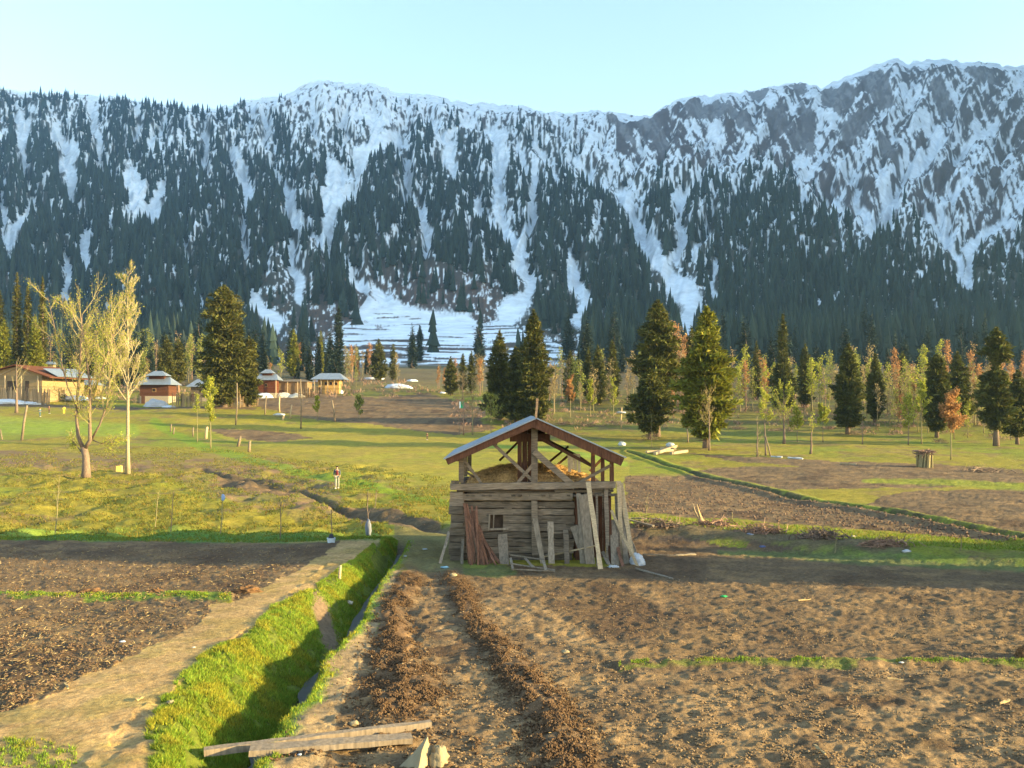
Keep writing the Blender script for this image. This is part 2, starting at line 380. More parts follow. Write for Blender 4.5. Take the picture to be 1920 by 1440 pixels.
# grass strips over the soil
strip([(-200, 1117, 5), (0, 1118, 4), (200, 1122, 5), (330, 1123, 7), (430, 1134, 5)], (.11, .16, .015), .9)
strip([(1160, 1247, 2.), (1330, 1241, 3.5), (1560, 1243, 4), (1950, 1244, 2.5)], (.11, .15, .015), .55)
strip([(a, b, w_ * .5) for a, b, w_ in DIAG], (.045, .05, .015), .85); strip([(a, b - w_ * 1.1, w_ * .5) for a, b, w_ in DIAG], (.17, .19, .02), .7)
strip([(1620, 903, 4), (1750, 905, 5), (1920, 914, 6), (2300, 930, 7)], (.19, .20, .02), .9)
strip([(1180, 985, 10), (1400, 1000, 12), (1650, 1018, 13), (1920, 1035, 14), (2300, 1052, 16)], (.17, .19, .02), .75)
strip([(1180, 1006, 6), (1350, 1010, 9), (1500, 1024, 9), (1700, 1042, 7)], (.11, .075, .05), .85)
strip([(1350, 1035, 5), (1500, 1042, 8), (1750, 1056, 8), (1950, 1066, 8)], (.10, .15, .035), .6)
strip([(-300, 1004, 6), (0, 1006, 6), (350, 1010, 6), (640, 1014, 7), (735, 1022, 9)], (.09, .17, .03), 1.0)
strip([(860, 1050, 12), (960, 1072, 10), (780, 1060, 12)], (.10, .14, .035), .6)
inr_ = lambda r: sm(1012, 1018, r)
# trodden path on the left of the bank, wide at the bottom
lsoil = inr_(RW) * (PX < lx(BANKL, RW) + 2) * (1 - S) * (PX > -300) * sm(1016, 1024, RW) * (dline(PX, RW, [(-200, 1117, 5), (0, 1118, 4), (200, 1122, 5), (330, 1123, 7), (430, 1134, 5)]) > 1.6)
pathm = np.maximum(lsoil, inpoly(PX + (n1 - .5) * 90, RW + (n1 - .5) * 40, [(700, 1016), (640, 1024), (600, 1075), (500, 1125), (440, 1135), (450, 1165), (380, 1215), (250, 1310), (100, 1400), (-40, 1480), (-200, 1700), (270, 1700), (285, 1440), (312, 1330), (402, 1240), (482, 1195), (522, 1150), (602, 1108), (690, 1045), (735, 1016)]) * (PX < lx(BANKL, RW) + 2) * 1.0)
C = mixc(C, (.37, .235, .10), pathm * (.72 + .28 * sm(.35, .6, n2)))
C = mixc(C, (.18, .24, .05), inpoly(PX + (n1 - .5) * 160, RW, [(-300, 1395), (60, 1405), (130, 1430), (150, 1600), (-300, 1600)]) * sm(.45, .6, n2) * .7)
# the grassy bank of the ditch and the worn notch in it
inr = sm(1008, 1016, RW); mpp = YY / F; u = (PX - lx(DITCH, RW)) * mpp; wl = (lx(DITCH, RW) - lx(BANKL, RW)) * mpp
bank = inr * (u < -.02) * sm(-wl - .15 - .25 * (n2 - .5), -wl + .1, u)
notch = np.clip(1.3 - np.hypot((PX - 612 - (RW - 1150) * .5) / 20, (RW - 1150) / 30) - (n2 - .5) * 1.6, 0, 1)
C = mixc(C, (.11, .13, .015), bank); C = mixc(C, (.17, .115, .07), sm(0, .5, notch) * bank)
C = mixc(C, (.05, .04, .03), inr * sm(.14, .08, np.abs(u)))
C = mixc(C, (.13, .23, .03), inr * sm(.1, .2, u) * sm(.55, .3, u + (n2 - .5) * .5) * .9)
# dung rows
dm = np.maximum(sm(1.35, .6, dline(PX, RW, DUNG1) + (n2 - .5) * .9), sm(1.35, .6, dline(PX, RW, DUNG2) + (n2 - .5) * .9))
C = mixc(C, (.10, .055, .028), dm * .75 * sm(.3, .5, n2))
C = mixc(C, (.075, .055, .03), sm(1.9, .5, dline(PX, RW, STREAM, 1.6) + (n2 - .5) * 1.2) * .7)
C = mixc(C, (.14, .10, .06), inpoly(PX, RW, [(740, 985), (860, 985), (870, 1080), (770, 1075), (735, 1040)]) * .6)

def gridfaces(nr, nc):
    i = np.arange(nr - 1)[:, None] * nc + np.arange(nc - 1)[None, :]
    return np.stack([i, i + 1, i + nc + 1, i + nc], -1).reshape(-1, 4)
GF = gridfaces(*PX.shape)
cpx = PX.ravel()[GF].mean(1); crw = RW.ravel()[GF].mean(1)
zone = (soilmask(cpx, crw) > .5) * 1
zone[(pathm.ravel()[GF].mean(1) > .5)] = 2
VV = np.stack([XX, YY, ZZ], -1).reshape(-1, 3); CC = C.reshape(-1, 3)
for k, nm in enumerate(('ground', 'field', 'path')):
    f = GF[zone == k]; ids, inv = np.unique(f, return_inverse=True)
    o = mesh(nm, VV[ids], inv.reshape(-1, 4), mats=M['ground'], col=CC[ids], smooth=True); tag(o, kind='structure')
# water in the ditch
rr = np.arange(1500, 1010, -6.0); yy = row2y(rr); xx = (lx(DITCH, rr) - CX) / F * yy; zz = EYE + y2z(yy) - .455
Vw = np.stack([np.stack([xx - .10, yy, zz], -1), np.stack([xx + .12, yy, zz], -1)], 1).reshape(-1, 3)
i = np.arange(len(rr) - 1) * 2
tag(mesh('water', Vw, np.stack([i, i + 1, i + 3, i + 2], -1), mats=M['water']), kind='structure')

# ------------------------------------------------------------------ mountain
RIDGE = [(-900, 120), (-300, 160), (0, 168), (60, 175), (150, 178), (200, 180), (260, 190), (340, 202), (400, 205), (450, 192), (530, 178), (560, 165), (598, 150), (640, 155), (700, 157), (745, 172), (790, 175), (830, 185), (860, 190), (920, 195), (975, 198), (1020, 210), (1070, 213), (1110, 207), (1150, 212), (1218, 218), (1250, 195), (1300, 178), (1330, 180), (1400, 172), (1450, 162), (1500, 155), (1540, 165), (1600, 140), (1650, 118), (1675, 108), (1700, 118), (1750, 112), (1800, 115), (1860, 120), (1920, 125), (2400, 90)]
RX = np.array([p[0] for p in RIDGE], float); RR = np.array([p[1] for p in RIDGE], float)
def ridge(px): return np.interp(px, RX, RR) + (fbm(px / 11, px * 0, 91, 4) - .5) * 12
def mdepth(px, row):
    """distance of the mountain face drawn at pixel (px,row)"""
    rd = np.interp(px, RX, RR)
    t = np.clip((600 - row) / (600 - rd), 0, 1)
    return np.where(row > 600, 500 + (690 - row) / 90 * 420, 920 + 1350 * t ** 1.15 )
GUL = [
 [(175, 200, 9), (178, 255, 9), (192, 320, 5)], [(40, 240, 14), (42, 287, 12)], [(108, 270, 12), (140, 306, 12)], [(40, 307, 5), (50, 367, 5)], [(125, 320, 16), (137, 373, 8)],
 [(250, 362, 22), (262, 410, 20)], [(300, 372, 12), (290, 405, 14)], [(4, 400, 8), (8, 445, 8)], [(62, 412, 9), (15, 480, 11)], [(158, 462, 14), (162, 505, 10)], [(128, 495, 9), (125, 560, 7)],
 [(385, 265, 5), (388, 350, 5)], [(443, 300, 8), (455, 350, 14), (468, 400, 9)], [(510, 340, 6), (552, 380, 9), (540, 415, 9), (580, 463, 7)], [(540, 475, 8), (556, 520, 10), (565, 560, 10)],
 [(625, 350, 22), (630, 385, 18)], [(258, 258, 5), (255, 280, 5)], [(302, 262, 5), (285, 295, 8)], [(660, 385, 8), (610, 400, 14), (627, 420, 9), (603, 469, 9), (627, 495, 10), (650, 517, 7), (684, 547, 7)],
 [(699, 240, 12), (702, 289, 10), (672, 322, 12), (676, 345, 8), (640, 362, 12)], [(740, 275, 15), (700, 300, 9)], [(762, 307, 5), (766, 367, 5), (751, 405, 4)],
 [(781, 397, 9), (804, 457, 11), (800, 495, 5)], [(805, 225, 6), (822, 274, 5)], [(838, 285, 12), (845, 320, 15), (849, 352, 4)],
 [(920, 250, 12), (942, 281, 15), (935, 330, 13), (935, 382, 12), (942, 439, 11), (972, 469, 14), (965, 495, 12), (991, 525, 13), (991, 559, 11), (955, 585, 18), (935, 622, 18)],
 [(999, 360, 7), (1000, 420, 7), (980, 465, 8)], [(972, 307, 6), (988, 352, 6)], [(1002, 296, 7), (1044, 337, 8)], [(1085, 326, 8), (1115, 371, 9)], [(890, 394, 9), (920, 431, 9)],
 [(879, 457, 6), (882, 487, 5)], [(1160, 375, 7), (1197, 440, 9)], [(1170, 380, 10), (1195, 434, 14), (1216, 480, 15), (1257, 530, 17), (1295, 563, 24), (1287, 622, 18)],
 [(1312, 363, 6), (1266, 401, 9)], [(1278, 447, 11), (1274, 488, 11)], [(1332, 447, 8), (1303, 500, 8)], [(1341, 509, 5), (1337, 559, 5)],
 [(1599, 363, 6), (1612, 426, 9), (1628, 455, 8)], [(1716, 338, 14), (1690, 372, 8), (1674, 401, 9), (1641, 455, 12)], [(1762, 276, 16), (1737, 320, 10), (1716, 338, 8)], [(1870, 447, 9), (1830, 475, 8), (1812, 492, 9), (1820, 538, 9)],
 [(1737, 438, 8), (1787, 480, 8), (1803, 530, 8)], [(1070, 520, 16), (1095, 560, 14), (1085, 600, 12)], [(700, 549, 9), (747, 577, 11), (785, 598, 12), (880, 607, 14)],
 [(870, 235, 8), (905, 262, 6)], [(500, 235, 6), (497, 290, 4)], [(590, 240, 5), (592, 300, 4)], [(640, 240, 5), (650, 290, 4)], [(1545, 400, 9), (1590, 430, 8)], [(1500, 425, 6), (1520, 455, 5)], [(1740, 385, 6), (1790, 400, 7)], [(1860, 260, 9), (1800, 300, 9)],
 [(560, 420, 4), (600, 480, 4)], [(470, 560, 10), (520, 610, 14)], [(90, 520, 4), (85, 560, 4)], [(455, 430, 4), (460, 500, 4)], [(350, 470, 4), (352, 520, 3)], [(370, 545, 5), (375, 580, 5)],
]
ROCKP = [[(1120, 217), (1150, 240), (1190, 300), (1205, 335), (1170, 300), (1135, 255)], [(1280, 222), (1350, 218), (1372, 250), (1345, 270), (1290, 262)], [(1360, 225), (1400, 245), (1422, 292), (1400, 290), (1370, 260)],
 [(1530, 200), (1580, 180), (1607, 205), (1598, 245), (1570, 255), (1545, 240)], [(1480, 160), (1512, 150), (1512, 200), (1490, 210)], [(1475, 295), (1520, 265), (1512, 300), (1480, 312)],
 [(1565, 290), (1600, 255), (1640, 250), (1622, 300), (1590, 312)], [(1605, 162), (1650, 150), (1672, 200), (1682, 242), (1635, 230)], [(1400, 170), (1440, 165), (1472, 185), (1440, 215), (1410, 202)],
 [(1690, 130), (1722, 130), (1712, 152)], [(1740, 190), (1762, 180), (1792, 230), (1760, 240)], [(1222, 215), (1262, 195), (1302, 200), (1242, 226)], [(1430, 250), (1470, 235), (1490, 280), (1465, 300)], [(1640, 300), (1670, 290), (1690, 340), (1660, 350)],
 [(1180, 235), (1230, 255), (1260, 310), (1240, 330), (1200, 290)], [(1500, 215), (1530, 260), (1525, 330), (1500, 300)], [(1810, 160), (1850, 150), (1870, 190), (1830, 200)]]
TREEL_X = [-900, 0, 300, 420, 560, 700, 760, 900, 1050, 1120, 1200, 1300, 1400, 1460, 1500, 1560, 1620, 1680, 1740, 1800, 1920, 2400]
TREEL_Y = [170, 180, 200, 222, 235, 262, 240, 228, 262, 330, 352, 352, 345, 362, 395, 428, 455, 445, 455, 460, 470, 470]
def relf(px, row, G_, t):
    rdg = 1 - np.abs(2 * fbm((px + (row - 400) * .35 * sm(1000, 1300, px)) / 42, row / 110, 103, 3) - 1) * 2.2
    rd2 = 1 - np.abs(2 * fbm(px / 15 + row / 40, row / 34, 104, 3) - 1) * 2.2
    return (sm(.5, 4.5, G_) * 28 + rdg * 22 + rd2 * 7 + (fbm(px / 6, row / 9, 105, 2) - .5) * 6) * sm(600, 430, row) * sm(1.0, .9, t)
gl = lambda px, row: np.minimum.reduce([dline(px + 5 * np.sin(row / 9.0 + px / 37), row, g, .6) for g in GUL]) * 1.28
mc = np.concatenate([np.arange(-900, -60, 12), np.arange(-60, 1990, 2.0), np.arange(1990, 2440, 12)])
mrn = 400
T = np.linspace(0, 1, mrn)
MX, MT = np.meshgrid(mc, T)
rd = ridge(MX); MR = 690 + (rd - 690) * MT
MD = mdepth(MX, MR)
jag = (fbm(MX / 26 + MR / 60, MR / 60, 101, 4) - .5)
G = gl(MX, MR)
spur = sm(.5, 4.5, G)                                     # ground rises away from the gullies
rel = relf(MX, MR, G, MT)
MZ = EYE + (HY - MR) / F * MD + rel
MXX = (MX - CX) / F * MD
# back of the ridge
bk = 12
BD = MD[-1][None, :] + np.linspace(60, 900, bk)[:, None]; BX = MXX[-1][None, :] * np.ones((bk, 1)); BZ = MZ[-1][None, :] - np.linspace(30, 650, bk)[:, None]
# cover: snow, rock, forest floor
tl = np.interp(MX, TREEL_X, TREEL_Y)
fx = fbm(MX / 4, MR / 8.5, 111, 4); fy = fbm((MX - MR * .75) / 6.5, (MX + MR) / 38, 112, 5); fz = fbm(MX / 3.2, MR / 6, 113, 3); fw = fbm((MX + MR * .8) / 9, (MR - MX * .4) / 60, 115, 3)
rightrock = sm(1060, 1250, MX) * sm(12, -25, MR - tl)
upper = sm(15, -20, MR - tl)
thr = .50 + .10 * sm(400, 600, MR) - .085 * upper * (1 - rightrock)
src = np.where(rightrock > .5, .42 * fy + .26 * fw + .17 * fz + .15 * fbm(MX / 40, MR / 40, 114, 2), .55 * fx + .45 * fz)
thr = np.where(rightrock > .5, .515 - .10 * sm(60, 5, MR - rd), thr) - .10 * sm(22, 4, MR - rd)
snow = sm(thr - .022, thr + .022, src)
rp = np.zeros(MX.shape, bool); jr = (fz - .5) * 14
for P in ROCKP: rp |= inpoly(MX + jr, MR + jr, P)
snow = np.where(rp, snow * .12 + .06, snow)
snow = np.maximum(snow, sm(1.35, .8, G + (fz - .5) * .9))
low = sm(500, 560, MR) * (MR < 700) * sm(540, 620, MX) * sm(1000, 900, MX)
fan = inpoly(MX, MR, [(690, 560), (760, 592), (880, 612), (930, 600), (1060, 650), (1090, 662), (1080, 700), (560, 700), (600, 640), (660, 600)])
lines = vn(MX / 60 + 3, (MR + 5 * fbm(MX / 50, MR / 50, 119, 2)) / 2.6, 117)
fansnow = sm(.38, .50, lines * .8 + fz * .2 + .22 * sm(660, 600, MR)) 
snow = np.where(fan, fansnow, snow)
snow = np.where((MR > 676) & (~fan | (MR > 683)), snow * .15, snow)
MC = np.zeros(MX.shape + (3,)); MC[:] = (.085, .062, .055)
MC = mixc(MC, (.055, .06, .045), sm(-10, 20, MR - tl) * (1 - low) * .7)
MC = mixc(MC, (.13, .085, .065), low * sm(.4, .6, fx))
MC = mixc(MC, (.105, .085, .085), rightrock)
MC = mixc(MC, (.10, .075, .05), sm(670, 690, MR))
MC = mixc(MC, (.80, .84, .88), snow)
BC = np.broadcast_to(np.array((.6, .62, .65)), BX.shape + (3,))
V = np.concatenate([np.stack([MXX, MD, MZ], -1), np.stack([BX, BD, BZ], -1)], 0)
tag(mesh('mountain', V.reshape(-1, 3), gridfaces(mrn + bk, len(mc)), mats=M['rock'], col=np.concatenate([MC, BC], 0).reshape(-1, 3), smooth=True), kind='structure')
# unseen ridge added out of frame on the right, shaped to shade the mountain
ny, nx = 60, 26
ys = np.linspace(250, 2700, ny); a = np.linspace(0, 1, nx)
Xb = np.maximum(.60 * ys + 170, 560); Xc = np.maximum(1350 + .22 * (ys - 250), Xb + 260)
hc = np.interp(ys, [250, 420, 900, 2700], [450, 760, 1150, 2000]); hb = np.interp(ys, [250, 900, 2300, 2700], [-2, 60, 700, 700])
SX = Xb[:, None] + (Xc - Xb)[:, None] * a[None, :] * 2; tt = np.minimum(a * 2, 1); dn = np.maximum(a * 2 - 1, 0)
SZ = hb[:, None] + (hc - hb)[:, None] * (tt ** .9)[None, :] - 700 * dn[None, :]; SY = ys[:, None] * np.ones((1, nx))
SZ = SZ + (fbm(SX / 160, SY / 160, 131, 4) - .5) * 110 * np.minimum(1, a * 3)[None, :]
sc_ = mixc(np.zeros(SX.shape + (3,)) + np.array((.08, .07, .06)), (.8, .82, .85), sm(.42, .5, fbm(SX / 40, SY / 40, 133, 4)))
tag(mesh('shade_hill', np.stack([SX, SY, SZ], -1).reshape(-1, 3), gridfaces(ny, nx), mats=M['rock'], col=sc_.reshape(-1, 3), smooth=True), kind='structure')

# ------------------------------------------------------------------ tree builders
def leaves(C_, A, B, tint):
    """diamond leaves / sprays: centre +- A, +- B"""
    V = np.stack([C_ - A, C_ - B, C_ + A, C_ + B], 1).reshape(-1, 3)
    q = np.arange(len(C_) * 4).reshape(-1, 4); return V, q, np.repeat(tint, 4, 0)
def unit(v): return v / (np.linalg.norm(v, axis=-1, keepdims=True) + 1e-9)
def rprof(P, t): return np.interp(t, [p[0] for p in P], [p[1] for p in P])
P_FIR = [(0, .35), (.12, .85), (.3, 1), (.6, .78), (.85, .42), (1, .04)]
P_COL = [(0, .55), (.1, .9), (.35, 1), (.6, .9), (.8, .78), (.93, .55), (1, .08)]
P_SLIM = [(0, .7), (.3, 1), (.55, .8), (.85, .6), (1, .1)]
def conifer_mesh(h, R, P, z0, n, seed, size=.55, lean=0.0, ragged=.42, mat='needle', trunk=.022, gaps=.14):
    """returns (crown verts, quads, tint) and the trunk MB. z0 = bare trunk fraction"""
    r = np.random.RandomState(seed); n = int(n * 1.35); size = size * .82
    nw = max(10, int(h * (1 - z0) / .55)); z = r.rand(n * 3); z = z[r.rand(n * 3) < rprof(P, z) * .9 + .1][:n]; n = len(z)
    wq = np.round(z * nw) / nw; z = z * .35 + wq * .65
    K = 9; az = r.randint(0, K, n); wi = (wq * nw).astype(int)
    off = r.rand(nw + 2) * 6.3; blen = 1 - ragged + ragged * 1.6 * r.rand(nw + 2, K); btint = .65 + .7 * r.rand(nw + 2, K)
    if gaps: blen *= np.where(r.rand(nw + 2, K) < gaps, .35, 1)
    ang = off[wi] + az * 2 * math.pi / K + r.normal(0, .28, n)
    lobes = 1 + .16 * np.sin(ang * 2 + z * 9 + seed) + .1 * np.sin(ang * 3 - z * 14)
    u = np.sqrt(r.rand(n)) ** .7
    rad = R * rprof(P, z) * blen[wi, az] * lobes * u
    zz = h * (z0 + (1 - z0) * z) - rad * .28 + rad ** 2 / max(R, .1) * .14 + r.normal(0, .12, n)
    ctr = np.stack([np.cos(ang) * rad, np.sin(ang) * rad, zz], 1)
    out = np.stack([np.cos(ang), np.sin(ang), r.normal(-.1, .35, n)], 1); out = unit(out + r.normal(0, .45, (n, 3)))
    side = unit(np.cross(out, unit(r.normal(0, .6, (n, 3)) + (0, 0, 1))))
    s = size * (.6 + .8 * r.rand(n))[:, None] * (.55 + .45 * rprof(P, z))[:, None]
    tint = (btint[wi, az] * (.7 + .6 * r.rand(n)))[:, None] * np.array([(1, 1, 1)]) * np.stack([1 + .25 * (r.rand(n) - .3), np.ones(n), np.ones(n)], 1)
    out = unit(out + (0, 0, .25)); V, q, t = leaves(ctr, out * s * 1.1, side * s * .30, tint)
    tb = MB(); tz = np.linspace(0, .96, 7); tr = h * trunk * (1 - tz * .95); tr[0] *= 1.35
    tb.tube(np.stack([lean * tz * h * .02 + .05 * np.sin(tz * 7 + seed), .05 * np.cos(tz * 5), tz * h], 1), tr, 7)
    for k in range(8 if z0 > .02 else 0):                        # dead lower branches
        a = r.rand() * 6.3; zz_ = h * z0 * (.5 + .7 * r.rand()); L = R * (.2 + .4 * r.rand())
        tb.tube([(0, 0, zz_), (math.cos(a) * L, math.sin(a) * L, zz_ - .1 * L)], [h * trunk * .22, .02], 3)
    return V, q, t, tb
def conifer(loc, label, h, R, P, z0, n, seed, mat='needle', group=None, rz=0, trunkmat='trunk', **k):
    V, q, t, tb = conifer_mesh(h, R, P, z0, n, seed, **k)
    e = empty('conifer_tree', loc, label, 'tree', group, rz)
    tb.build('trunk', M[trunkmat], e, smooth=True); mesh('crown', V, q, mats=M[mat], col=t, parent=e); return e

def branch(segs, tips, p, d, L, r, depth, rng, up=.15, kids=4, spread=.6, taper=.55, bend=.12, minr=.006, first=.3):
    """recursive limb: appends polyline segments (points, radii) and the tips"""
    n = 4 if depth > 0 else 3
    pts = [p]; rad = [r]; dd = d
    for i in range(n):
        dd = dd + rng.normal(0, bend, 3) + np.array((0, 0, up)); dd = dd / np.linalg.norm(dd)
        pts.append(pts[-1] + dd * L / n); rad.append(max(minr, r * (1 - (1 - taper * .5) * (i + 1) / n)))
    segs.append((np.array(pts), np.array(rad), depth))
    if depth == 0: tips.append((pts[-1], dd)); tips.append((pts[-2], dd)); tips.append((pts[-3], dd)); return
    tips.append((pts[-1], dd))
    for k in range(kids):
        t = first + (1 - first) * (k + rng.rand()) / kids; x = t * n; i = min(int(x), n - 1); q = pts[i] + (pts[i + 1] - pts[i]) * (x - i)
        ax = unit(np.cross(dd, rng.normal(0, 1, 3))); c = math.cos(spread * (.7 + .6 * rng.rand())); s = math.sqrt(1 - c * c)
        nd = dd * c + ax * s
        branch(segs, tips, q, nd, L * (1 - t * .45) * (.5 + .25 * rng.rand()), max(minr, rad[i] * .55), depth - 1, rng, up, kids, spread, taper, bend, minr, .2)
def limb_mesh(segs, thick_sides=7):
    mb = MB()
    for P_, R_, dpt in segs: mb.tube(P_, R_, thick_sides if R_[0] > .06 else (4 if R_[0] > .02 else 3))
    return mb
def leaf_cloud(tips, rng, per, rad, size, aspect=.6, tintv=.35):
    c = np.repeat(np.array([t[0] for t in tips]), per, 0); d = np.repeat(np.array([t[1] for t in tips]), per, 0)
    n = len(c); c = c + rng.normal(0, rad, (n, 3)) - d * (rng.rand(n, 1) * rad * 3)
    a = unit(rng.normal(0, 1, (n, 3))); b = unit(np.cross(a, rng.normal(0, 1, (n, 3))))
    s = size * (.6 + .8 * rng.rand(n))[:, None]
    t = (1 - tintv + 2 * tintv * rng.rand(n))[:, None] * np.ones((1, 3)) * (.8 + .4 * np.repeat(rng.rand(len(tips)), per))[:, None]
    return leaves(c, a * s, b * s * aspect, t)
def slender(h, seed, leafm, per=5, size=.11, twig='twig', trunkr=.011, spread=.42, n1=20, crown0=.25, wid=.26, label='', bare=False, branches=2, lrad=.12, crook=.02, kids=4):
    """slender young tree (proto at the origin): trunk, upward limbs, sparse crown"""
    rng = np.random.RandomState(seed); segs = []; tips = []
    tz = np.linspace(0, 1, 9); cx = np.cumsum(rng.normal(0, crook * h / 3, 9)) * .5; cy = np.cumsum(rng.normal(0, crook * h / 3, 9)) * .5; cx -= cx[0]; cy -= cy[0]
    TP = np.stack([cx, cy, tz * h], 1); TR = np.maximum(.012, h * trunkr * (1 - tz * .9)); TR[0] *= 1.3
    for k in range(n1):
        t = crown0 + (1 - crown0) * (k + rng.rand()) / n1 * .97; p = np.array([np.interp(t, tz, TP[:, i]) for i in range(3)])
        a = rng.rand() * 6.3 + k * 2.4; L = h * wid * (1.15 - .75 * t) * (.6 + .7 * rng.rand())
        d = unit(np.array((math.cos(a) * math.sin(spread * 1.7), math.sin(a) * math.sin(spread * 1.7), math.cos(spread * 1.7) * .9)))
        branch(segs, tips, p, d, L, max(.012, h * trunkr * (1 - t * .85) * .42), branches - 1, rng, up=.12, kids=kids, spread=.5, minr=h * .0011)
    mb = MB(); mb.tube(TP, TR, 7); lm = limb_mesh(segs)
    return mb, lm, (None if bare else leaf_cloud(tips, rng, per, lrad, size))
def plant_slender(loc, label, cat='tree', name='young_tree', leafm='leafyellow', twig='twig', trunkm=None, group=None, rz=0, **k):
    mb, lm, lf = slender(leafm=leafm, **k)
    e = empty(name, loc, label, cat, group, rz)
    tr = mb.build('trunk', M[trunkm or twig], e, smooth=True); lm.build('limbs', M[twig], e)
    if lf is not None: mesh('crown', lf[0], lf[1], mats=M[leafm], col=lf[2], parent=e)
    return e

# ------------------------------------------------------------------ forest on the mountain
rng = np.random.RandomState(5)
def lowtree(seed, k=3):
    """very small far conifer: stacked ragged skirts"""
    r = np.random.RandomState(seed); V = []; T = []; t = []
    for lv in range(k):
        z0 = .04 + lv / k * .72; z1 = z0 + .9 / k + .16; R = .155 * (1 - lv / k * .72) * (.8 + .4 * r.rand()); m = 6; b = len(V)
        V.append((r.normal(0, .012), r.normal(0, .012), min(1, z1)))
        for j in range(m):
            a = j * 6.283 / m + r.rand() * .5; rr_ = R * (.7 + .6 * r.rand()); V.append((math.cos(a) * rr_, math.sin(a) * rr_, z0 - .03 * r.rand()))
        for j in range(m): T.append((b, b + 1 + j, b + 1 + (j + 1) % m))
        t += [1.0 * (.9 + .2 * r.rand())] + [.8] * m
    return np.array(V), np.array(T), np.array(t)
LT = [lowtree(s, 3 + s % 3) for s in range(8)]
cand = 34000
fpx = rng.uniform(-120, 2040, cand); frw = rng.uniform(175, 688, cand)
frd = np.interp(fpx, RX, RR); ftl = np.interp(fpx, TREEL_X, TREEL_Y) + rng.normal(0, 9, cand)
g = gl(fpx, frw); g2 = np.minimum(gl(fpx, frw - 14), gl(fpx, frw - 28))
dens = sm(-12, 45, frw - ftl) * .85 + .1 * sm(-40, 0, frw - ftl) + .22 * (fpx < 480) * sm(-60, -10, frw - ftl)
dens *= np.where(fpx > 1690, np.where(frw < 560, .55, 1), 1)
pat = fbm(fpx / 20, frw / 48, 141, 3)
gate = .50 - .30 * sm(40, 200, frw - ftl) - .04 * (fpx < 1000)
gate = np.where((fpx > 1350) & (frw > ftl + 60), .16, gate)
dens *= sm(gate - .05, gate + .06, pat)
dens *= sm(.85, 1.3, np.minimum(g, g2))
fan_ = inpoly(fpx, frw, [(640, 545), (700, 548), (880, 600), (940, 575), (1010, 620), (1090, 640), (1090, 690), (560, 690), (600, 620)])
shrub = inpoly(fpx, frw, [(500, 520), (590, 500), (640, 620), (560, 690), (460, 690), (480, 560)]) | inpoly(fpx, frw, [(640, 515), (930, 540), (960, 600), (860, 612), (700, 560)])
dens *= np.where(fan_, .02, 1) * np.where(shrub, .22, 1)
dens = np.maximum(dens, .97 * inpoly(fpx, frw, [(585, 520), (640, 495), (668, 560), (660, 600), (590, 580)]))
dens *= np.where(inpoly(fpx, frw, [(935, 440), (1000, 470), (1020, 520), (985, 640), (945, 630), (1000, 560)]), .9, 1)
keep = (rng.rand(cand) < dens * np.where(frw > 480, .48, .62)) & (frw > frd + 4)
fpx, frw = fpx[keep], frw[keep]
# existing right far slope thinner
def mpos(px, row):
    D_ = mdepth(px, row); rdx = np.interp(px, RX, RR); t = (690 - row) / (690 - rdx)
    G_ = gl(px, row); rel_ = relf(px, row, G_, t)
    return (px - CX) / F * D_, D_, EYE + (HY - row) / F * D_ + rel_
fX, fY, fZ = mpos(fpx, frw)
fh = rng.uniform(17, 36, len(fX)) * (1 - .25 * sm(60, -20, frw - np.interp(fpx, TREEL_X, TREEL_Y))) * np.where(rng.rand(len(fX)) < .15, .6, 1)
big = fh / fY; order = np.argsort(-big * ((fpx > 0) & (fpx < 1920) & (frw < 640)))
indiv = order[:110]; mass = order[110:]
Vs, Ts, Cs = [], [], []; off = 0
kind = rng.randint(0, 8, len(fX)); rot = rng.rand(len(fX)) * 6.3; wd = rng.uniform(.7, 1.25, len(fX)); ti = rng.uniform(.55, 1.5, len(fX))
for k in range(8):
    ix = mass[kind[mass] == k]; v, t, c_ = LT[k]
    ca, sa = np.cos(rot[ix])[:, None], np.sin(rot[ix])[:, None]; s = (fh[ix] * wd[ix])[:, None]
    W = np.stack([fX[ix][:, None] + (v[:, 0] * ca - v[:, 1] * sa) * s, fY[ix][:, None] + (v[:, 0] * sa + v[:, 1] * ca) * s, fZ[ix][:, None] - 1.5 + v[:, 2] * fh[ix][:, None]], -1)
    Vs.append(W.reshape(-1, 3)); Ts.append((t[None] + off + np.arange(len(ix))[:, None, None] * len(v)).reshape(-1, 3)); off += len(ix) * len(v)
    Cs.append((ti[ix][:, None] * c_[None]).reshape(-1))
tag(mesh('forest', np.concatenate(Vs), Ft=np.concatenate(Ts), mats=M['farneedle'], col=np.concatenate(Cs)), 'dense dark conifer forest covering the shaded snowy mountainside', 'forest', kind='stuff')
farp = [mesh('mountain_conifer', LT[k][0] * (1.1, 1.1, 1), Ft=LT[k][1], mats=M['farneedle'], col=LT[k][2]) for k in range(4)]
_unused = [(300, 'above the village on the left'), (620, 'left of the long forked snow gully'), (960, 'between the two main snow gullies'), (1280, 'just right of the central snow gully'), (1600, 'on the slope behind the tall lit conifers'), (9999, 'on the slope near the right edge')]
LM = [(100, 'above the big log house'), (200, 'above the long shed'), (300, 'behind the white birch'), (400, 'left of the massive fir'), (500, 'right of the massive fir'), (590, 'above the timber shed'), (700, 'above the hip roofed house'), (800, 'over the snowy fan'), (940, 'left of the fir clump'), (1060, 'right of the fir clump'), (1180, 'over the three close firs'), (1290, 'behind the ragged fir'), (1390, 'right of the sunlit pine'), (1480, 'behind the two tier fir'), (1560, 'right of the two tier fir'), (1630, 'behind the columnar fir'), (1720, 'right of the hazy fir'), (1790, 'behind the twin top fir'), (1850, 'above the orange tree'), (9999, 'at the far right')]
def zone_name(px): return next(z for x, z in LM if px < x)
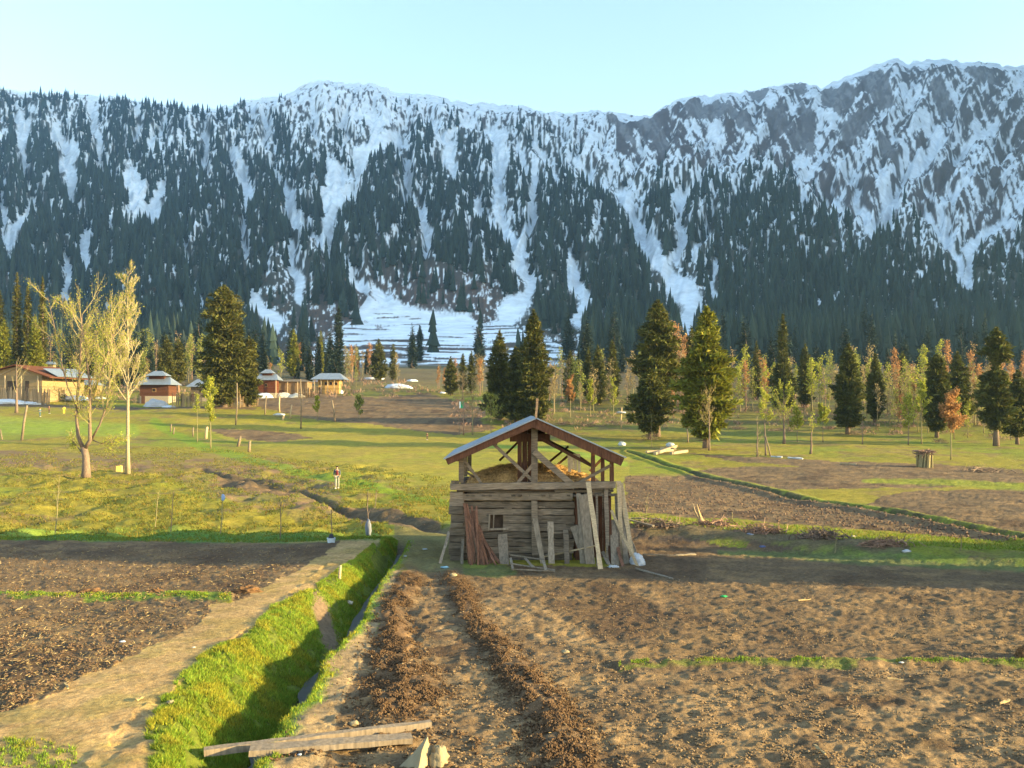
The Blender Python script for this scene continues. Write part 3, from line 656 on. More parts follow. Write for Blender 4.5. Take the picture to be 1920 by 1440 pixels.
def size_word(h, ths=(55, 75, 92)): return ('small', 'middling', 'tall', 'towering')[int(np.searchsorted(ths, h))]
for j, i in enumerate(indiv):
    o = farp[j] if j < 4 else farp[j % 4].copy()
    if j >= 4: COL.objects.link(o)
    o.location = (fX[i], fY[i], fZ[i] - 1.5); o.rotation_euler = (0, 0, rot[i]); o.scale = (fh[i] * wd[i], fh[i] * wd[i], fh[i])
    lb = '%s %s mountain conifer %s, %s' % ('broad' if wd[i] > 1 else 'narrow', 'dark' if ti[i] < 1 else 'greyish', 'low on the slope' if frw[i] > 600 else 'midway up the slope', zone_name(fpx[i])); tag(o, lb, 'tree', lb)
# leafless shrubs on the lower slopes
nsh = 2600; spx = rng.uniform(0, 1920, nsh); srw = rng.uniform(540, 690, nsh)
okk = (vn(spx / 40, srw / 30, 151) > .35) & ((spx < 1350) | (srw > 670)) & (gl(spx, srw) > 1.1) & ~(inpoly(spx, srw, [(680, 560), (780, 596), (900, 612), (1090, 660), (1080, 690), (640, 690)]) & (rng.rand(nsh) < .93))
spx, srw = spx[okk], srw[okk]; X_, Y_, Z_ = mpos(spx, srw); m = 26
c = np.stack([X_, Y_, Z_], 1).repeat(m, 0); hh = rng.uniform(3, 8, len(X_)).repeat(m)
A = unit(np.stack([rng.normal(0, .35, len(c)), rng.normal(0, .35, len(c)), np.ones(len(c))], 1)); B = unit(np.cross(A, rng.normal(0, 1, A.shape)))
c = c + np.stack([rng.normal(0, 1.2, len(c)), rng.normal(0, 1.2, len(c)), hh * rng.uniform(.1, .8, len(c))], 1)
V, q, t = leaves(c, A * (hh * .28)[:, None], B * .12, rng.uniform(.6, 1.4, len(c))[:, None] * np.ones((1, 3)))
tag(mesh('undergrowth', V, q, mats=surf('shrub_twigs', (.16, .11, .085), .5, .8, 1.2, 0), col=t), 'bare brown shrubs and saplings at the foot of the mountain', 'undergrowth', kind='stuff')

def tell_apart():
    sets = {}
    for o in list(COL.objects):
        if o.parent is None and o.get('group') and o.get('group') == o.get('label'): sets.setdefault(o['label'], []).append(o)
    W_ = ['leftmost', 'second from left', 'third from left', 'fourth from left', 'fifth from left', 'sixth from left', 'seventh from left', 'eighth from left', 'ninth from left']
    for lb, os_ in sets.items():
        if len(os_) < 2: continue
        os_.sort(key=lambda o: o.location.x / o.location.y)
        for i, o in enumerate(os_[:10]):
            o['label'] = lb + (', left one' if i == 0 and len(os_) == 2 else ', right one' if len(os_) == 2 else ', rightmost' if i == len(os_) - 1 else ', ' + W_[i])
# ------------------------------------------------------------------ conifers of the valley
def at_px(px, row): return gpt(px, row)
def con(px, base, top, wpx, label, P=P_COL, z0=.06, n=5000, seed=1, mat='needle', size=.55, **k):
    p = at_px(px, base); s = p.y / F; h = (base - top) * s; R = wpx * s / 2
    return conifer(p - Vector((0, 0, .15)), label, h, R, P, z0, n, seed, mat, size=size, **k)
con(420, 765, 535, 84, 'massive rounded fir at the village, taller than the slim fir beside it', P_COL, .05, 15000, 11, size=.62)
con(467, 762, 630, 38, 'slimmer dark fir standing close right of the massive rounded village fir', P_COL, .06, 5000, 12)
con(937, 790, 622, 58, 'broad dark fir, left one of the dark clump behind the hut', P_FIR, .05, 7000, 13)
con(966, 792, 652, 52, 'shorter dark fir in the middle of the clump behind the hut', P_FIR, .06, 6000, 14)
con(1000, 795, 580, 66, 'tallest pointed fir of the dark clump behind the hut', [(0, .75), (.2, 1), (.5, .86), (.72, .62), (.9, .4), (1, .06)], .08, 12000, 15, ragged=.4)
con(1232, 818, 562, 82, 'tall ragged reddish fir behind the lower green fir right of the hut', [(0, .5), (.2, .6), (.4, 1), (.6, .85), (.85, .7), (1, .12)], .2, 13000, 16, ragged=.45, gaps=.15, mat='needle')
con(1219, 822, 690, 72, 'short bushy green fir in front of the tall ragged fir', [(0, .4), (.2, .85), (.5, 1), (.8, .7), (1, .1)], .16, 7000, 17, mat='needle')
con(1325, 842, 577, 96, 'big sunlit yellow green pine with billowing boughs right of the hut', [(0, .4), (.12, .75), (.3, .95), (.5, 1), (.63, .9), (.70, .5), (.85, .38), (.95, .28), (1, .05)], .10, 17000, 18, mat='needlelit', ragged=.5, size=.6)
con(1418, 748, 638, 20, 'thin spire fir between the big sunlit pine and the two tier fir', P_SLIM, .05, 1500, 19)
con(1468, 770, 588, 42, 'two tier fir with a thin spire above a broad skirt', [(0, .8), (.25, 1), (.42, .8), (.5, .45), (.8, .34), (1, .06)], .06, 6000, 20)
con(1510, 760, 640, 30, 'narrow fir with a sunlit right side beside the two tier fir', P_FIR, .05, 3500, 21, mat='needle')
con(1590, 812, 643, 48, 'dark columnar fir with a narrow head on a bare lower trunk', [(0, .55), (.1, .9), (.45, 1), (.6, .8), (.66, .55), (.85, .58), (1, .08)], .12, 8000, 22)
con(1641, 795, 667, 34, 'hazy olive conical fir right of the dark columnar fir', P_FIR, .08, 4500, 23)
con(1692, 752, 650, 26, 'small distant fir between the hazy conical fir and the dark twin top fir', P_SLIM, .05, 2500, 24)
con(1757, 818, 662, 46, 'dark fir with a twin top behind the orange tree', [(0, .5), (.2, .95), (.5, 1), (.8, .75), (.94, .5), (1, .12)], .12, 8000, 25)
con(1795, 800, 662, 56, 'broad loose hazy fir right of the dark twin top fir', P_FIR, .12, 6000, 26, ragged=.5, gaps=.2)
con(1868, 835, 612, 62, 'tall gappy fir with a separate tuft at its top near the right edge', [(0, .3), (.1, .75), (.4, 1), (.55, .7), (.62, .16), (.7, .5), (.82, .85), (.93, .45), (1, .06)], .16, 8000, 27, ragged=.55, gaps=.25)
con(1908, 830, 690, 56, 'pale hazy broad fir at the right edge of the view', P_FIR, .15, 5000, 28, ragged=.4)
con(787, 672, 598, 15, 'lone dark double topped fir on the snowy fan', [(0, .6), (.3, 1), (.5, .55), (.7, 1), (1, .1)], .05, 1600, 29, mat='farneedle', size=1.2)
con(710, 716, 637, 32, 'plump conical fir between the village and the snowy fan', P_FIR, .06, 3000, 30, size=.7)
con(737, 714, 645, 15, 'thin dark fir just right of the plump conical fir', P_SLIM, .05, 1200, 31)
con(845, 740, 667, 26, 'small conical fir, leftmost of the row of three left of the dark clump', P_FIR, .08, 2500, 32)
con(868, 735, 662, 15, 'small slim fir, middle of the row of three left of the dark clump', P_SLIM, .1, 1300, 33)
con(884, 738, 659, 16, 'small slim fir, rightmost of the row of three left of the dark clump', P_SLIM, .1, 1300, 34)
con(551, 712, 617, 22, 'sunlit pointed fir behind the village sheds', P_FIR, .05, 2200, 35, mat='needlelit', size=.7)
con(601, 708, 622, 14, 'narrow spire fir behind the hip roofed village house', P_SLIM, .05, 1300, 36, mat='needlelit')
con(635, 712, 575, 22, 'tall dark fir right of the hip roofed house', P_SLIM, .05, 2000, 37, mat='farneedle', size=.8)
con(32, 742, 512, 18, 'very tall narrow spire fir above the big village house', P_SLIM, .02, 3800, 38)
con(52, 742, 536, 18, 'tall narrow spire fir right of the tallest spire above the big house', P_SLIM, .02, 3500, 39)
con(80, 742, 518, 15, 'thinnest tall spire fir right of the big village house roof', P_SLIM, .02, 3000, 40)
con(66, 745, 590, 30, 'bright green cone shaped fir between the spires', P_FIR, .05, 4000, 41, mat='needlelit')
con(8, 745, 600, 34, 'dense green fir at the left edge behind the big village house', P_FIR, .05, 4000, 42, mat='needlelit')
con(0, 742, 545, 22, 'tall shaded fir cut by the left edge of the view', P_SLIM, .02, 3000, 43)
con(312, 738, 628, 36, 'bushy fir right of the white birch, behind the stone walled house', P_FIR, .15, 4000, 44)
con(334, 735, 630, 30, 'green fir with a reddish trunk beside the bushy fir near the stone walled house', P_FIR, .2, 3000, 45, trunkmat='redtwig')
con(1070, 752, 655, 30, 'dark fir just right of the hut roof peak in the middle distance', P_FIR, .05, 2800, 46)
con(1103, 750, 652, 26, 'fir, left one of the three close together right of the hut roof peak', P_FIR, .05, 2500, 47)
con(1121, 757, 645, 34, 'broadest of the three close firs right of the hut roof peak', P_FIR, .05, 3500, 48)
con(1148, 752, 636, 28, 'tallest of the three close firs right of the hut roof peak', P_FIR, .05, 3000, 49)
con(1296, 770, 610, 26, 'thin dark fir peeping between the ragged fir and the sunlit pine', P_SLIM, .05, 2500, 50)
# dark belt of conifers at the foot of the slope: three protos, copied
prot = []
for s_ in range(5):
    e = conifer((0, 0, 0), 'dark conifer', 1, .105 + .02 * (s_ % 3), [P_FIR, P_SLIM, P_FIR][s_ % 3], .04, 1300, 60 + s_, 'farneedle', size=.055, ragged=.35); prot.append([e, False])
belt = []
for k in range(150):
    px = rng.uniform(-10, 1930); base = rng.uniform(684, 728)
    if 640 < px < 1060: 
        if rng.rand() < .85: continue
        base = rng.uniform(690, 705)
    hpx = rng.uniform(48, 105) * (1.0 if px < 520 or px > 1000 else .8); belt.append((px, base, hpx))
belt.sort()
for k, (px, base, hpx) in enumerate(belt):
    p = at_px(px, base); h = hpx * p.y / F; pr = prot[k % 5]
    wf = rng.uniform(.75, 1.35); lab = '%s %s dark conifer at the mountain foot, %s' % (size_word(hpx), 'broad' if wf > 1.05 else 'narrow', zone_name(px))
    if not pr[1]: o = pr[0]; pr[1] = True; o.location = p; o.rotation_euler = (0, 0, rng.rand() * 6); o.scale = (h * wf, h * wf, h); o['label'] = lab
    else: o = dup(pr[0], p, rng.rand() * 6, (h * wf, h * wf, h), lab)
    o['group'] = lab

# unseen firs added outside the right edge to shade the field and hut front
for k_, (X_, Y_, h_, R_) in enumerate(((20.5, 22.2, 10.5, 1.9), (22.5, 23.4, 9.5, 1.8), (25.5, 21.6, 12.0, 2.0), (24.5, 26.6, 3.9, 1.3), (27.5, 26.0, 4.4, 1.5), (31.0, 27.6, 5.2, 1.6))):
    conifer((X_, Y_, float(gz(X_, Y_)[0]) - .1), ['pointed', 'leaning', 'tallest', 'lowest', 'bushy', 'farthest'][k_] + ' unseen fir added beside the right field to cast shade', h_, R_, P_COL, .0, 5000, 80 + k_)
# ------------------------------------------------------------------ broadleaf trees
def sl_(px, base, top, label, name='young_tree', **k):
    p = at_px(px, base); return plant_slender(p - Vector((0, 0, .05)), label, name=name, h=(base - top) * p.y / F, **k)
# the forked willow and the white birch of the left meadow
p = at_px(160, 900); s = p.y / F; rg = np.random.RandomState(3); segs = []; tips = []
H_ = lambda x, y: np.array(((x - 160) * s, 0, (900 - y) * s))
segs.append((np.array([H_(161, 903), H_(162, 880), H_(161, 858), H_(157, 842)]), np.array([.42, .30, .27, .26]), 3))
def big(pts, r0, r1, kids=13, kl=2.6):
    P_ = np.array([H_(*q) for q in pts]); P_[:, 1] += np.linspace(0, 1, len(P_)) * rg.uniform(-1.6, 1.6); R_ = np.linspace(r0, r1, len(P_)); segs.append((P_, R_, 2)); n = len(P_) - 1
    for k in range(kids):
        t = (.32 + .68 * (k + rg.rand()) / kids) * n; i = min(int(t), n - 1); q = P_[i] + (P_[i + 1] - P_[i]) * (t - i); d = unit(P_[i + 1] - P_[i])
        ax = unit(np.cross(d, rg.normal(0, 1, 3))); nd = unit(d * .8 + ax * .55)
        branch(segs, tips, q, nd, kl * (.6 + .6 * rg.rand()), .045, 1, rg, up=.10, kids=8, spread=.45, minr=.009)
big([(156, 845), (146, 820), (142, 770), (148, 700), (150, 660), (152, 590)], .17, .03, 20)
big([(146, 770), (128, 730), (118, 690), (105, 620), (92, 560)], .07, .02, 10, 2.0)
big([(158, 845), (172, 828), (174, 790), (178, 730), (172, 660), (166, 600)], .18, .03, 22)
big([(178, 735), (190, 690), (205, 640), (200, 590)], .08, .02, 16)
big([(170, 830), (190, 800), (208, 760), (216, 700), (222, 640)], .09, .02, 16, 2.2)
big([(174, 828), (190, 836), (212, 832)], .05, .015, 7, 1.2)
big([(152, 850), (138, 838), (128, 832)], .05, .015, 6, 1.0)
e = empty('willow_tree', p, 'forked willow with yellow green budding crown left of the white birch', 'tree')
main = [q for q in segs if q[2] >= 2]; rest = [q for q in segs if q[2] < 2]
limb_mesh(main, 9).build('trunk', M['trunk'], e, smooth=True); limb_mesh(rest).build('limbs', M['twig'], e)
lv = leaf_cloud(tips, rg, 4, .17, .058, .45); mesh('crown', lv[0], lv[1], mats=M['leafyellow'], col=lv[2], parent=e)
sl_(240, 893, 522, 'tall white barked birch with a straight bright trunk and sparse gold twigs', 'birch_tree', seed=7, leafm='leafyellow', twig='palebark', per=2, size=.04, n1=38, crown0=.36, wid=.18, trunkr=.0105, branches=3, lrad=.10, crook=.006, spread=.38, kids=5)
sl_(395, 840, 706, 'small yellow green tree on a thin straight trunk in the meadow', seed=8, per=12, size=.10, n1=16, crown0=.35, wid=.2, trunkr=.008, lrad=.14, crook=.005)
sl_(370, 828, 735, 'thin pale sapling left of the small yellow green meadow tree', 'sapling', seed=9, per=4, size=.08, n1=8, crown0=.55, wid=.12, trunkr=.007, crook=.006)
sl_(31, 778, 680, 'bare stout branching tree in front of the big village house', 'bare_tree', seed=10, bare=True, twig='twig', trunkm='trunk', n1=9, crown0=.35, wid=.45, trunkr=.028, crook=.02)
sl_(595, 786, 738, 'short leafy sapling in the brown field before the hip roofed house', 'sapling', seed=12, per=8, size=.12, n1=10, crown0=.3, wid=.2, trunkr=.012)
sl_(673, 783, 742, 'small rounded pale green bush tree on the brown field edge', 'sapling', seed=13, per=9, size=.14, n1=12, crown0=.2, wid=.4, leafm='leafolive')
sl_(869, 812, 695, 'tall bare grey tree, left one of the pair beside the flag pole', 'bare_tree', seed=14, per=2, size=.08, n1=20, wid=.2, leafm='leafbud', twig='redtwig')
sl_(886, 812, 705, 'tall bare grey tree, right one of the pair beside the flag pole', 'bare_tree', seed=15, per=2, size=.08, n1=20, wid=.2, leafm='leafbud')
sl_(921, 814, 736, 'bushy bare yellowish tree left of the dark fir clump', 'bare_tree', seed=16, per=5, size=.09, n1=18, crown0=.2, wid=.4, leafm='leafolive')
sl_(1039, 778, 690, 'young pale yellow tree just right of the dark fir clump', seed=17, per=4, size=.12, n1=18, leafm='leafbud')
sl_(1069, 785, 712, 'young tree with a reddish orange crown right of the hut roof peak', seed=18, per=7, size=.13, n1=16, leafm='leaforange', crown0=.4)
sl_(1107, 782, 712, 'bright lime yellow young tree right of the reddish one', seed=19, per=9, size=.14, n1=16, crown0=.3, wid=.2)
sl_(1150, 785, 712, 'thin yellowish young tree between the lime tree and the short bushy fir', seed=20, per=3, size=.12, n1=16)
sl_(1330, 846, 732, 'bare spreading tree in front of the big sunlit pine', 'bare_tree', seed=21, per=2, size=.07, n1=20, crown0=.3, wid=.36, leafm='leafbud', trunkm='trunk', trunkr=.016)
sl_(1222, 838, 775, 'thin bare sapling in front of the short bushy fir', 'sapling', seed=22, bare=True, n1=7, wid=.12, trunkr=.01)
sl_(1420, 858, 780, 'stunted bare tree with sticks leaning on its trunk', 'bare_tree', seed=23, bare=True, n1=9, crown0=.3, wid=.22, trunkm='trunk', trunkr=.022, crook=.05)
sl_(1436, 855, 733, 'thin tree with a pale yellow top right of the stunted bare tree', seed=24, per=5, size=.09, n1=16, crown0=.45, wid=.22, trunkm='trunk', trunkr=.014, crook=.03)
sl_(1470, 830, 727, 'gnarled tree with golden spreading branches below the two tier fir', 'gnarled_tree', seed=25, per=5, size=.10, n1=18, crown0=.35, wid=.42, trunkm='trunk', trunkr=.026, crook=.02)
sl_(1495, 826, 765, 'small lime yellow tree right of the gnarled tree', seed=26, per=9, size=.12, n1=12, wid=.32, trunkm='trunk')
sl_(1543, 825, 757, 'small yellow round topped tree standing alone in the meadow', seed=27, per=10, size=.12, n1=12, crown0=.4, wid=.34, trunkm='trunk')
sl_(1520, 850, 775, 'double stemmed pollarded bare tree in the middle of the right meadow', 'bare_tree', seed=28, per=2, size=.08, n1=8, crown0=.45, wid=.3, trunkm='trunk', trunkr=.03, crook=.05)
sl_(1617, 832, 770, 'thin dark bare sapling with a flared foot on a mound', 'sapling', seed=29, bare=True, n1=6, wid=.1, trunkm='trunk', trunkr=.016)
sl_(1703, 832, 742, 'yellow leaved tree left of the tall pale trunk', seed=30, per=8, size=.11, n1=16, crown0=.3, wid=.3, trunkm='trunk')
sl_(1728, 830, 715, 'tall pale trunk tree with yellow orange top right of the yellow leaved tree', seed=31, per=6, size=.11, n1=18, crown0=.45, wid=.2, leafm='leafyellow')
sl_(1783, 862, 740, 'bright orange pink tree on splayed pale stems near the brushwood pen', 'orange_tree', seed=32, per=16, size=.11, n1=22, crown0=.38, wid=.26, leafm='leaforange', lrad=.16)
# the young wood of the valley floor
KIND = [('leafyellow', 'twig', 'young yellow leaved birch'), ('leafolive', 'twig', 'young lime leaved birch'), ('leaforange', 'redtwig', 'young orange leaved tree'), ('leafbud', 'redtwig', 'almost bare reddish tree'), ('leafbud', 'twig', 'almost bare pale tree')]
protos = {}
for ki, (lm_, tw, lb) in enumerate(KIND):
    for v in range(3):
        protos[ki, v] = [plant_slender((0, 0, 0), lb, h=8, seed=200 + ki * 7 + v, leafm=lm_, twig=tw, per=[3, 3, 4, 1, 2][ki], size=.14, n1=13, crown0=.22, wid=.20, trunkr=.010, lrad=.2, branches=2, kids=3), False]
wood = []
def scatter(n, poly, kinds, hp):
    xs = [q[0] for q in poly]; ys_ = [q[1] for q in poly]; c = 0
    while c < n:
        x = rng.uniform(min(xs), max(xs)); y = rng.uniform(min(ys_), max(ys_))
        if inpoly(np.array([x]), np.array([y]), poly)[0]: wood.append((x, y, rng.choice(kinds), rng.uniform(*hp))); c += 1
scatter(125, [(1370, 735), (1925, 735), (1925, 806), (1650, 800), (1560, 775), (1370, 778)], [0, 0, 1, 2, 2, 3, 4, 4], (50, 100))
scatter(34, [(1640, 780), (1925, 785), (1925, 825), (1660, 815)], [0, 0, 1, 2, 4], (60, 95))
scatter(42, [(1030, 735), (1290, 735), (1290, 782), (1030, 772)], [3, 4, 4, 1, 3], (55, 90))
scatter(14, [(1235, 720), (1290, 720), (1290, 790), (1250, 790)], [2, 3, 2], (80, 125))
scatter(14, [(820, 722), (905, 722), (905, 745), (820, 745)], [3, 4, 2], (35, 70))
scatter(22, [(480, 708), (700, 700), (760, 728), (650, 728), (640, 705), (500, 722)], [4, 1, 2, 3, 0], (35, 70))
scatter(22, [(240, 712), (385, 710), (385, 735), (270, 735)], [4, 1, 3, 1], (60, 105))
scatter(14, [(85, 715), (240, 715), (240, 738), (110, 735)], [1, 4, 4, 3], (60, 120))
wood.sort(key=lambda q: q[0]); cnt = {}
WZ = [(150, 'behind the long shed'), (250, 'behind the willow'), (400, 'behind the two tiered house'), (520, 'behind the red brown house'), (600, 'behind the timber shed'), (800, 'behind the hip roofed house'), (910, 'left of the dark fir clump'), (1090, 'right of the fir clump'), (1150, 'behind the lime yellow tree'), (1200, 'left of the ragged fir'), (1300, 'between ragged fir and sunlit pine'), (1390, 'right of the sunlit pine'), (1430, 'by the thin spire fir'), (1485, 'by the two tier fir'), (1540, 'right of the two tier fir'), (1590, 'behind the columnar fir'), (1625, 'left of the hazy fir'), (1670, 'right of the hazy fir'), (1715, 'by the small distant fir'), (1750, 'left of the twin top fir'), (1790, 'behind the orange tree'), (1830, 'right of the orange tree'), (1880, 'by the gappy fir'), (9999, 'at the far right')]
for i, (px, base, ki, hpx) in enumerate(wood):
    p = at_px(px, base); h = hpx * p.y / F; pr = protos[ki, i % 3]; zn = next(z for x, z in WZ if px < x)
    lb = '%s %s, %s %s' % (size_word(hpx, (60, 78, 95)), KIND[ki][2], 'front' if base > 775 else 'back', zn)
    if not pr[1]: o = pr[0]; pr[1] = True; o.location = p; o.scale = (h / 8,) * 3; o['label'] = lb
    else: o = dup(pr[0], p, rng.rand() * 6, h / 8, lb)
    o['group'] = lb
for pr in list(protos.values()) + prot:
    if not pr[1]:
        for ch in list(pr[0].children): bpy.data.objects.remove(ch)
        bpy.data.objects.remove(pr[0])

tell_apart()
# ------------------------------------------------------------------ the log hut
HYF = 28.3; S_ = HYF / F
HUT = empty('log_hut', ((1000 - CX) * S_, HYF, EYE - (1047 - HY) * S_), 'old log cattle hut with open hay loft under a gabled metal roof', 'hut', None, D2R(.3))
def L(px, row, y=0.0): return ((px - 1000) * S_, y, (1047 - row) * S_)
rg = np.random.RandomState(21)
def shade(a=.8, b=1.2): return np.array([1, 1, 1]) * rg.uniform(a, b)
# front wall of hewn logs
mb = MB(); z = -.30
for k in range(10):
    h = rg.uniform(.20, .27); x0 = -2.32; x1 = 1.30 + rg.uniform(-.10, .12)
    if z + h > 1.98: h = max(.08, 1.98 - z)
    if .95 < z + h / 2 < 1.35:
        mb.bar((x0, .08, z + h / 2), (-1.42, .08, z + h / 2), .15, h * .93, c=shade(), seg=4, rng=rg, j=.012)
        mb.bar((-.96, .08, z + h / 2), (x1, .08, z + h / 2), .15, h * .93, c=shade(), seg=8, rng=rg, j=.012)
    else: mb.bar((x0, .08, z + h / 2), (x1, .08, z + h / 2), .15 + rg.uniform(-.02, .02), h * rg.uniform(.80, .93), c=shade(.6, 1.3), seg=14, rng=rg, j=.017)
    z += h
    if z > 1.95: break
for k in range(40): x = rg.uniform(-2.2, 1.1); zz_ = rg.uniform(-.1, 1.8); l_ = rg.uniform(.15, .7); (None if -1.5 < x + l_ and x < -.85 and .85 < zz_ < 1.45 else mb.bar((x, -.005, zz_), (x + l_, -.005, zz_ + rg.uniform(-.02, .02)), .02, rg.uniform(.015, .05), c=shade(.35, 1.5), seg=3, rng=rg, j=.006))
mb.build('front_wall', M['oldwood'], HUT)
MB().box(-2.2, 1.2, .2, .24, -.3, 1.95).build('inner_boards', M['darkwood'], HUT)
# window hatch
mb = MB(); mb.bar((-1.44, -.01, .93), (-.80, -.01, .95), .05, .06, c=(1.3,) * 3); mb.bar((-1.42, -.015, .93), (-1.40, -.015, 1.42), .05, .05, c=(1.3,) * 3); mb.bar((-1.28, .0, .93), (-1.26, .0, 1.40), .03, .03, c=(1.2,) * 3)
mb.build('window_frame', M['greywood'], HUT)
# side and back walls
for nm, x in (('side_wall', -2.38), ('side_wall', 2.35)):
    mb = MB(); z = -.3
    while z < 1.95:
        h = rg.uniform(.2, .28); mb.bar((x, .0 if x < 0 else 1.2, z + h / 2), (x, 5.2, z + h / 2), .16, h * .94, c=shade(), seg=6, rng=rg, j=.012); z += h
    mb.build(nm, M['oldwood'], HUT)
mb = MB(); z = -.3
while z < 1.95:
    h = rg.uniform(.2, .28); mb.bar((-2.3, 5.1, z + h / 2), (2.3, 5.1, z + h / 2), .16, h * .94, c=shade(), seg=6, rng=rg, j=.012); z += h
mb.build('back_wall', M['oldwood'], HUT)
# stacked log ends on the left corner
mb = MB(); z = -.3; k = 0
while z < 2.1:
    h = rg.uniform(.19, .25); dx = rg.uniform(-.06, .05)
    mb.box(-2.66 + dx, -2.22 + rg.uniform(-.03, .03), -.13 + rg.uniform(-.03, .03), .14, z, z + h * .9, c=shade(.7, 1.15), rng=rg, j=.014); z += h
mb.build('corner_logs', M['oldwood'], HUT)
# frame on the wall face
mb = MB(); mb.bar(L(866, 931, -.06), L(1074, 930, -.06), .10, .21, c=(1.1,) * 3, seg=8, rng=rg, j=.012)
mb.bar(L(1002, 938, -.05), L(1003, 1040, -.05), .20, .10, up=(0, 1, 0), c=(1.1,) * 3, seg=5, rng=rg, j=.008)
mb.build('wall_frame', M['oldwood'], HUT)
# top beams
mb = MB(); mb.bar(L(845, 912, -.12), L(1153, 908, -.12), .20, .20, c=(1.25,) * 3, seg=14, rng=rg, j=.018); mb.build('top_beam', M['oldwood'], HUT)
mb = MB()
for (a, b, y, r_) in ((860, 975, -.02, 921), (900, 1060, .02, 923), (1040, 1150, -.02, 920), (1095, 1156, -.10, 926), (1100, 1150, -.14, 916), (846, 862, -.05, 903)):
    mb.bar(L(a, r_, y), L(b, r_ + rg.uniform(-2, 2), y), .12, .07, c=shade(.6, 1.0), seg=7, rng=rg, j=.02)
for k in range(26): x = rg.uniform(-2.5, 2.5); mb.bar((x, -.1 + rg.uniform(-.1, .05), 2.02), (x + rg.uniform(-.3, .3), rg.uniform(.3, .8), 2.06), .10, .05, c=shade(.5, .9))
mb.build('joist_ends', M['oldwood'], HUT)
MB().box(-2.45, 2.45, .05, 5.2, 2.12, 2.2).build('loft_floor', M['darkwood'], HUT)
# right open bay of upright brown boards
mb = MB()
for k in range(12):
    x = 1.36 + k * .088; mb.bar((x, .55 + rg.uniform(-.05, .05), -.25), (x + rg.uniform(-.03, .03), .5, 2.1), .075, .03, up=(0, 1, 0), c=shade(.6, 1.15), seg=4, rng=rg, j=.006)
for x in (1.42, 2.42): mb.bar((x, .06, -.25), (x, .06, 2.1), .14, .14, c=shade(.8, 1.1))
mb.build('bay_boards', M['brownwood'], HUT)
# roof
zr, xr = 4.46, .085; EL = (-2.78, 3.20); ER = (2.86, 3.24); y0, y1 = -.42, 5.4
def slope(x1_, z1_, t0, t1, ov=0, nm='roof', mat='brownwood', par=None, ya=y0, yb=y1, edge=0):
    d = np.array((x1_ - xr, z1_ - zr)); n = np.array((-d[1], d[0])); n /= np.linalg.norm(n); n = n if n[1] > 0 else -n
    a0 = np.array((xr, zr)); a1 = np.array((x1_, z1_)) + d / np.linalg.norm(d) * ov
    if edge: a0 = a0 + d * edge
    V = []
    for y in (ya, yb):
        for p_ in (a0, a1):
            for t in (t0, t1): V.append((p_[0] + n[0] * t, y, p_[1] + n[1] * t))
    q = [(0, 1, 3, 2), (4, 6, 7, 5), (0, 4, 5, 1), (2, 3, 7, 6), (0, 2, 6, 4), (1, 5, 7, 3)]
    return V, q
roof = MB()
for e_ in (EL, ER): v, q = slope(*e_, -.05, 0); roof.add(v, q, c=shade(.9, 1.1))
for e_ in (EL, ER):                                            # rafters under the boards
    for yy_ in (.3, 1.5, 2.7, 3.9, 5.1): v, q = slope(*e_, -.17, -.053, ya=yy_ - .05, yb=yy_ + .05); roof.add(v, q, c=shade(.7, .9))
roof = roof.build('roof', M['brownwood'], HUT)
sh = MB()
for e_ in (EL, ER): v, q = slope(*e_, .006, .045, ov=.05, ya=y0 - .05, yb=y1 + .05); sh.add(v, q)
sh.build('roof_sheet', M['metal'], roof)
for e_, t_ in ((EL, -.20), (ER, -.28)):
    for ya_, yb_ in ((y0 - .01, y0 + .05), (y1 - .05, y1)): fa = MB(); v, q = slope(*e_, t_, -.052, ya=ya_, yb=yb_); fa.add(v, q); fa.build('fascia', M['brownwood'], roof)
v, q = slope(2.1, 3.40, -.55, -.45, ya=.2, yb=5.0, edge=.05); MB().add(v, q, c=(.9,) * 3).build('inner_ceiling', M['brownwood'], roof)
mb = MB(); mb.bar((-2.42, -.1, 3.17), (-2.42, 5.3, 3.17), .12, .12); mb.bar((2.46, -.1, 3.17), (2.46, 5.3, 3.17), .12, .16); mb.bar((xr, y0 + .1, 4.25), (xr, y1 - .1, 4.25), .14, .2)
for s_ in (-1, 1): mb.bar((xr + s_ * 1.3, 0, 3.66), (xr + s_ * 1.3, 5.3, 3.66), .1, .1)
mb.build('purlin', M['brownwood'], HUT)
# posts of the loft
for (px, r0, r1, y, wd_) in ((865, 905, 858, .0, .16), (1002, 905, 795, -.02, .20), (1112, 905, 855, .0, .12), (1130, 905, 856, .0, .11), (1147, 905, 857, -.0, .13), (868, 905, 858, 5.0, .14), (1000, 905, 800, 5.0, .16), (1140, 905, 858, 5.0, .14), (1146, 905, 858, 2.6, .12), (866, 905, 858, 2.6, .12)):
    a = L(px, r0, y); b = L(px, r1, y); mb = MB(); mb.bar(a, b, wd_, wd_, c=shade(.85, 1.2), seg=3, rng=rg, j=.006)
    mb.build('post', M['oldwood' if px < 1100 else 'brownwood'], HUT)
for (x0, x1, y) in ((-.50, -.36, .35), (-.35, -.19, .36), (-.16, -.03, .42)):
    mb = MB(); mb.box(x0, x1, y, y + .03, 2.2, 4.15, c=shade(.8, 1.2)); mb.build('upright_board', M['brownwood'], HUT)
mb = MB(); mb.box(-.75, .55, .28, .33, 3.72, 3.98, c=(.9,) * 3); mb.build('tie_board', M['brownwood'], HUT)
mb = MB(); mb.box(-.55, .6, 4.95, 5.0, 3.75, 3.98, c=(.8,) * 3); mb.build('tie_board', M['brownwood'], HUT)
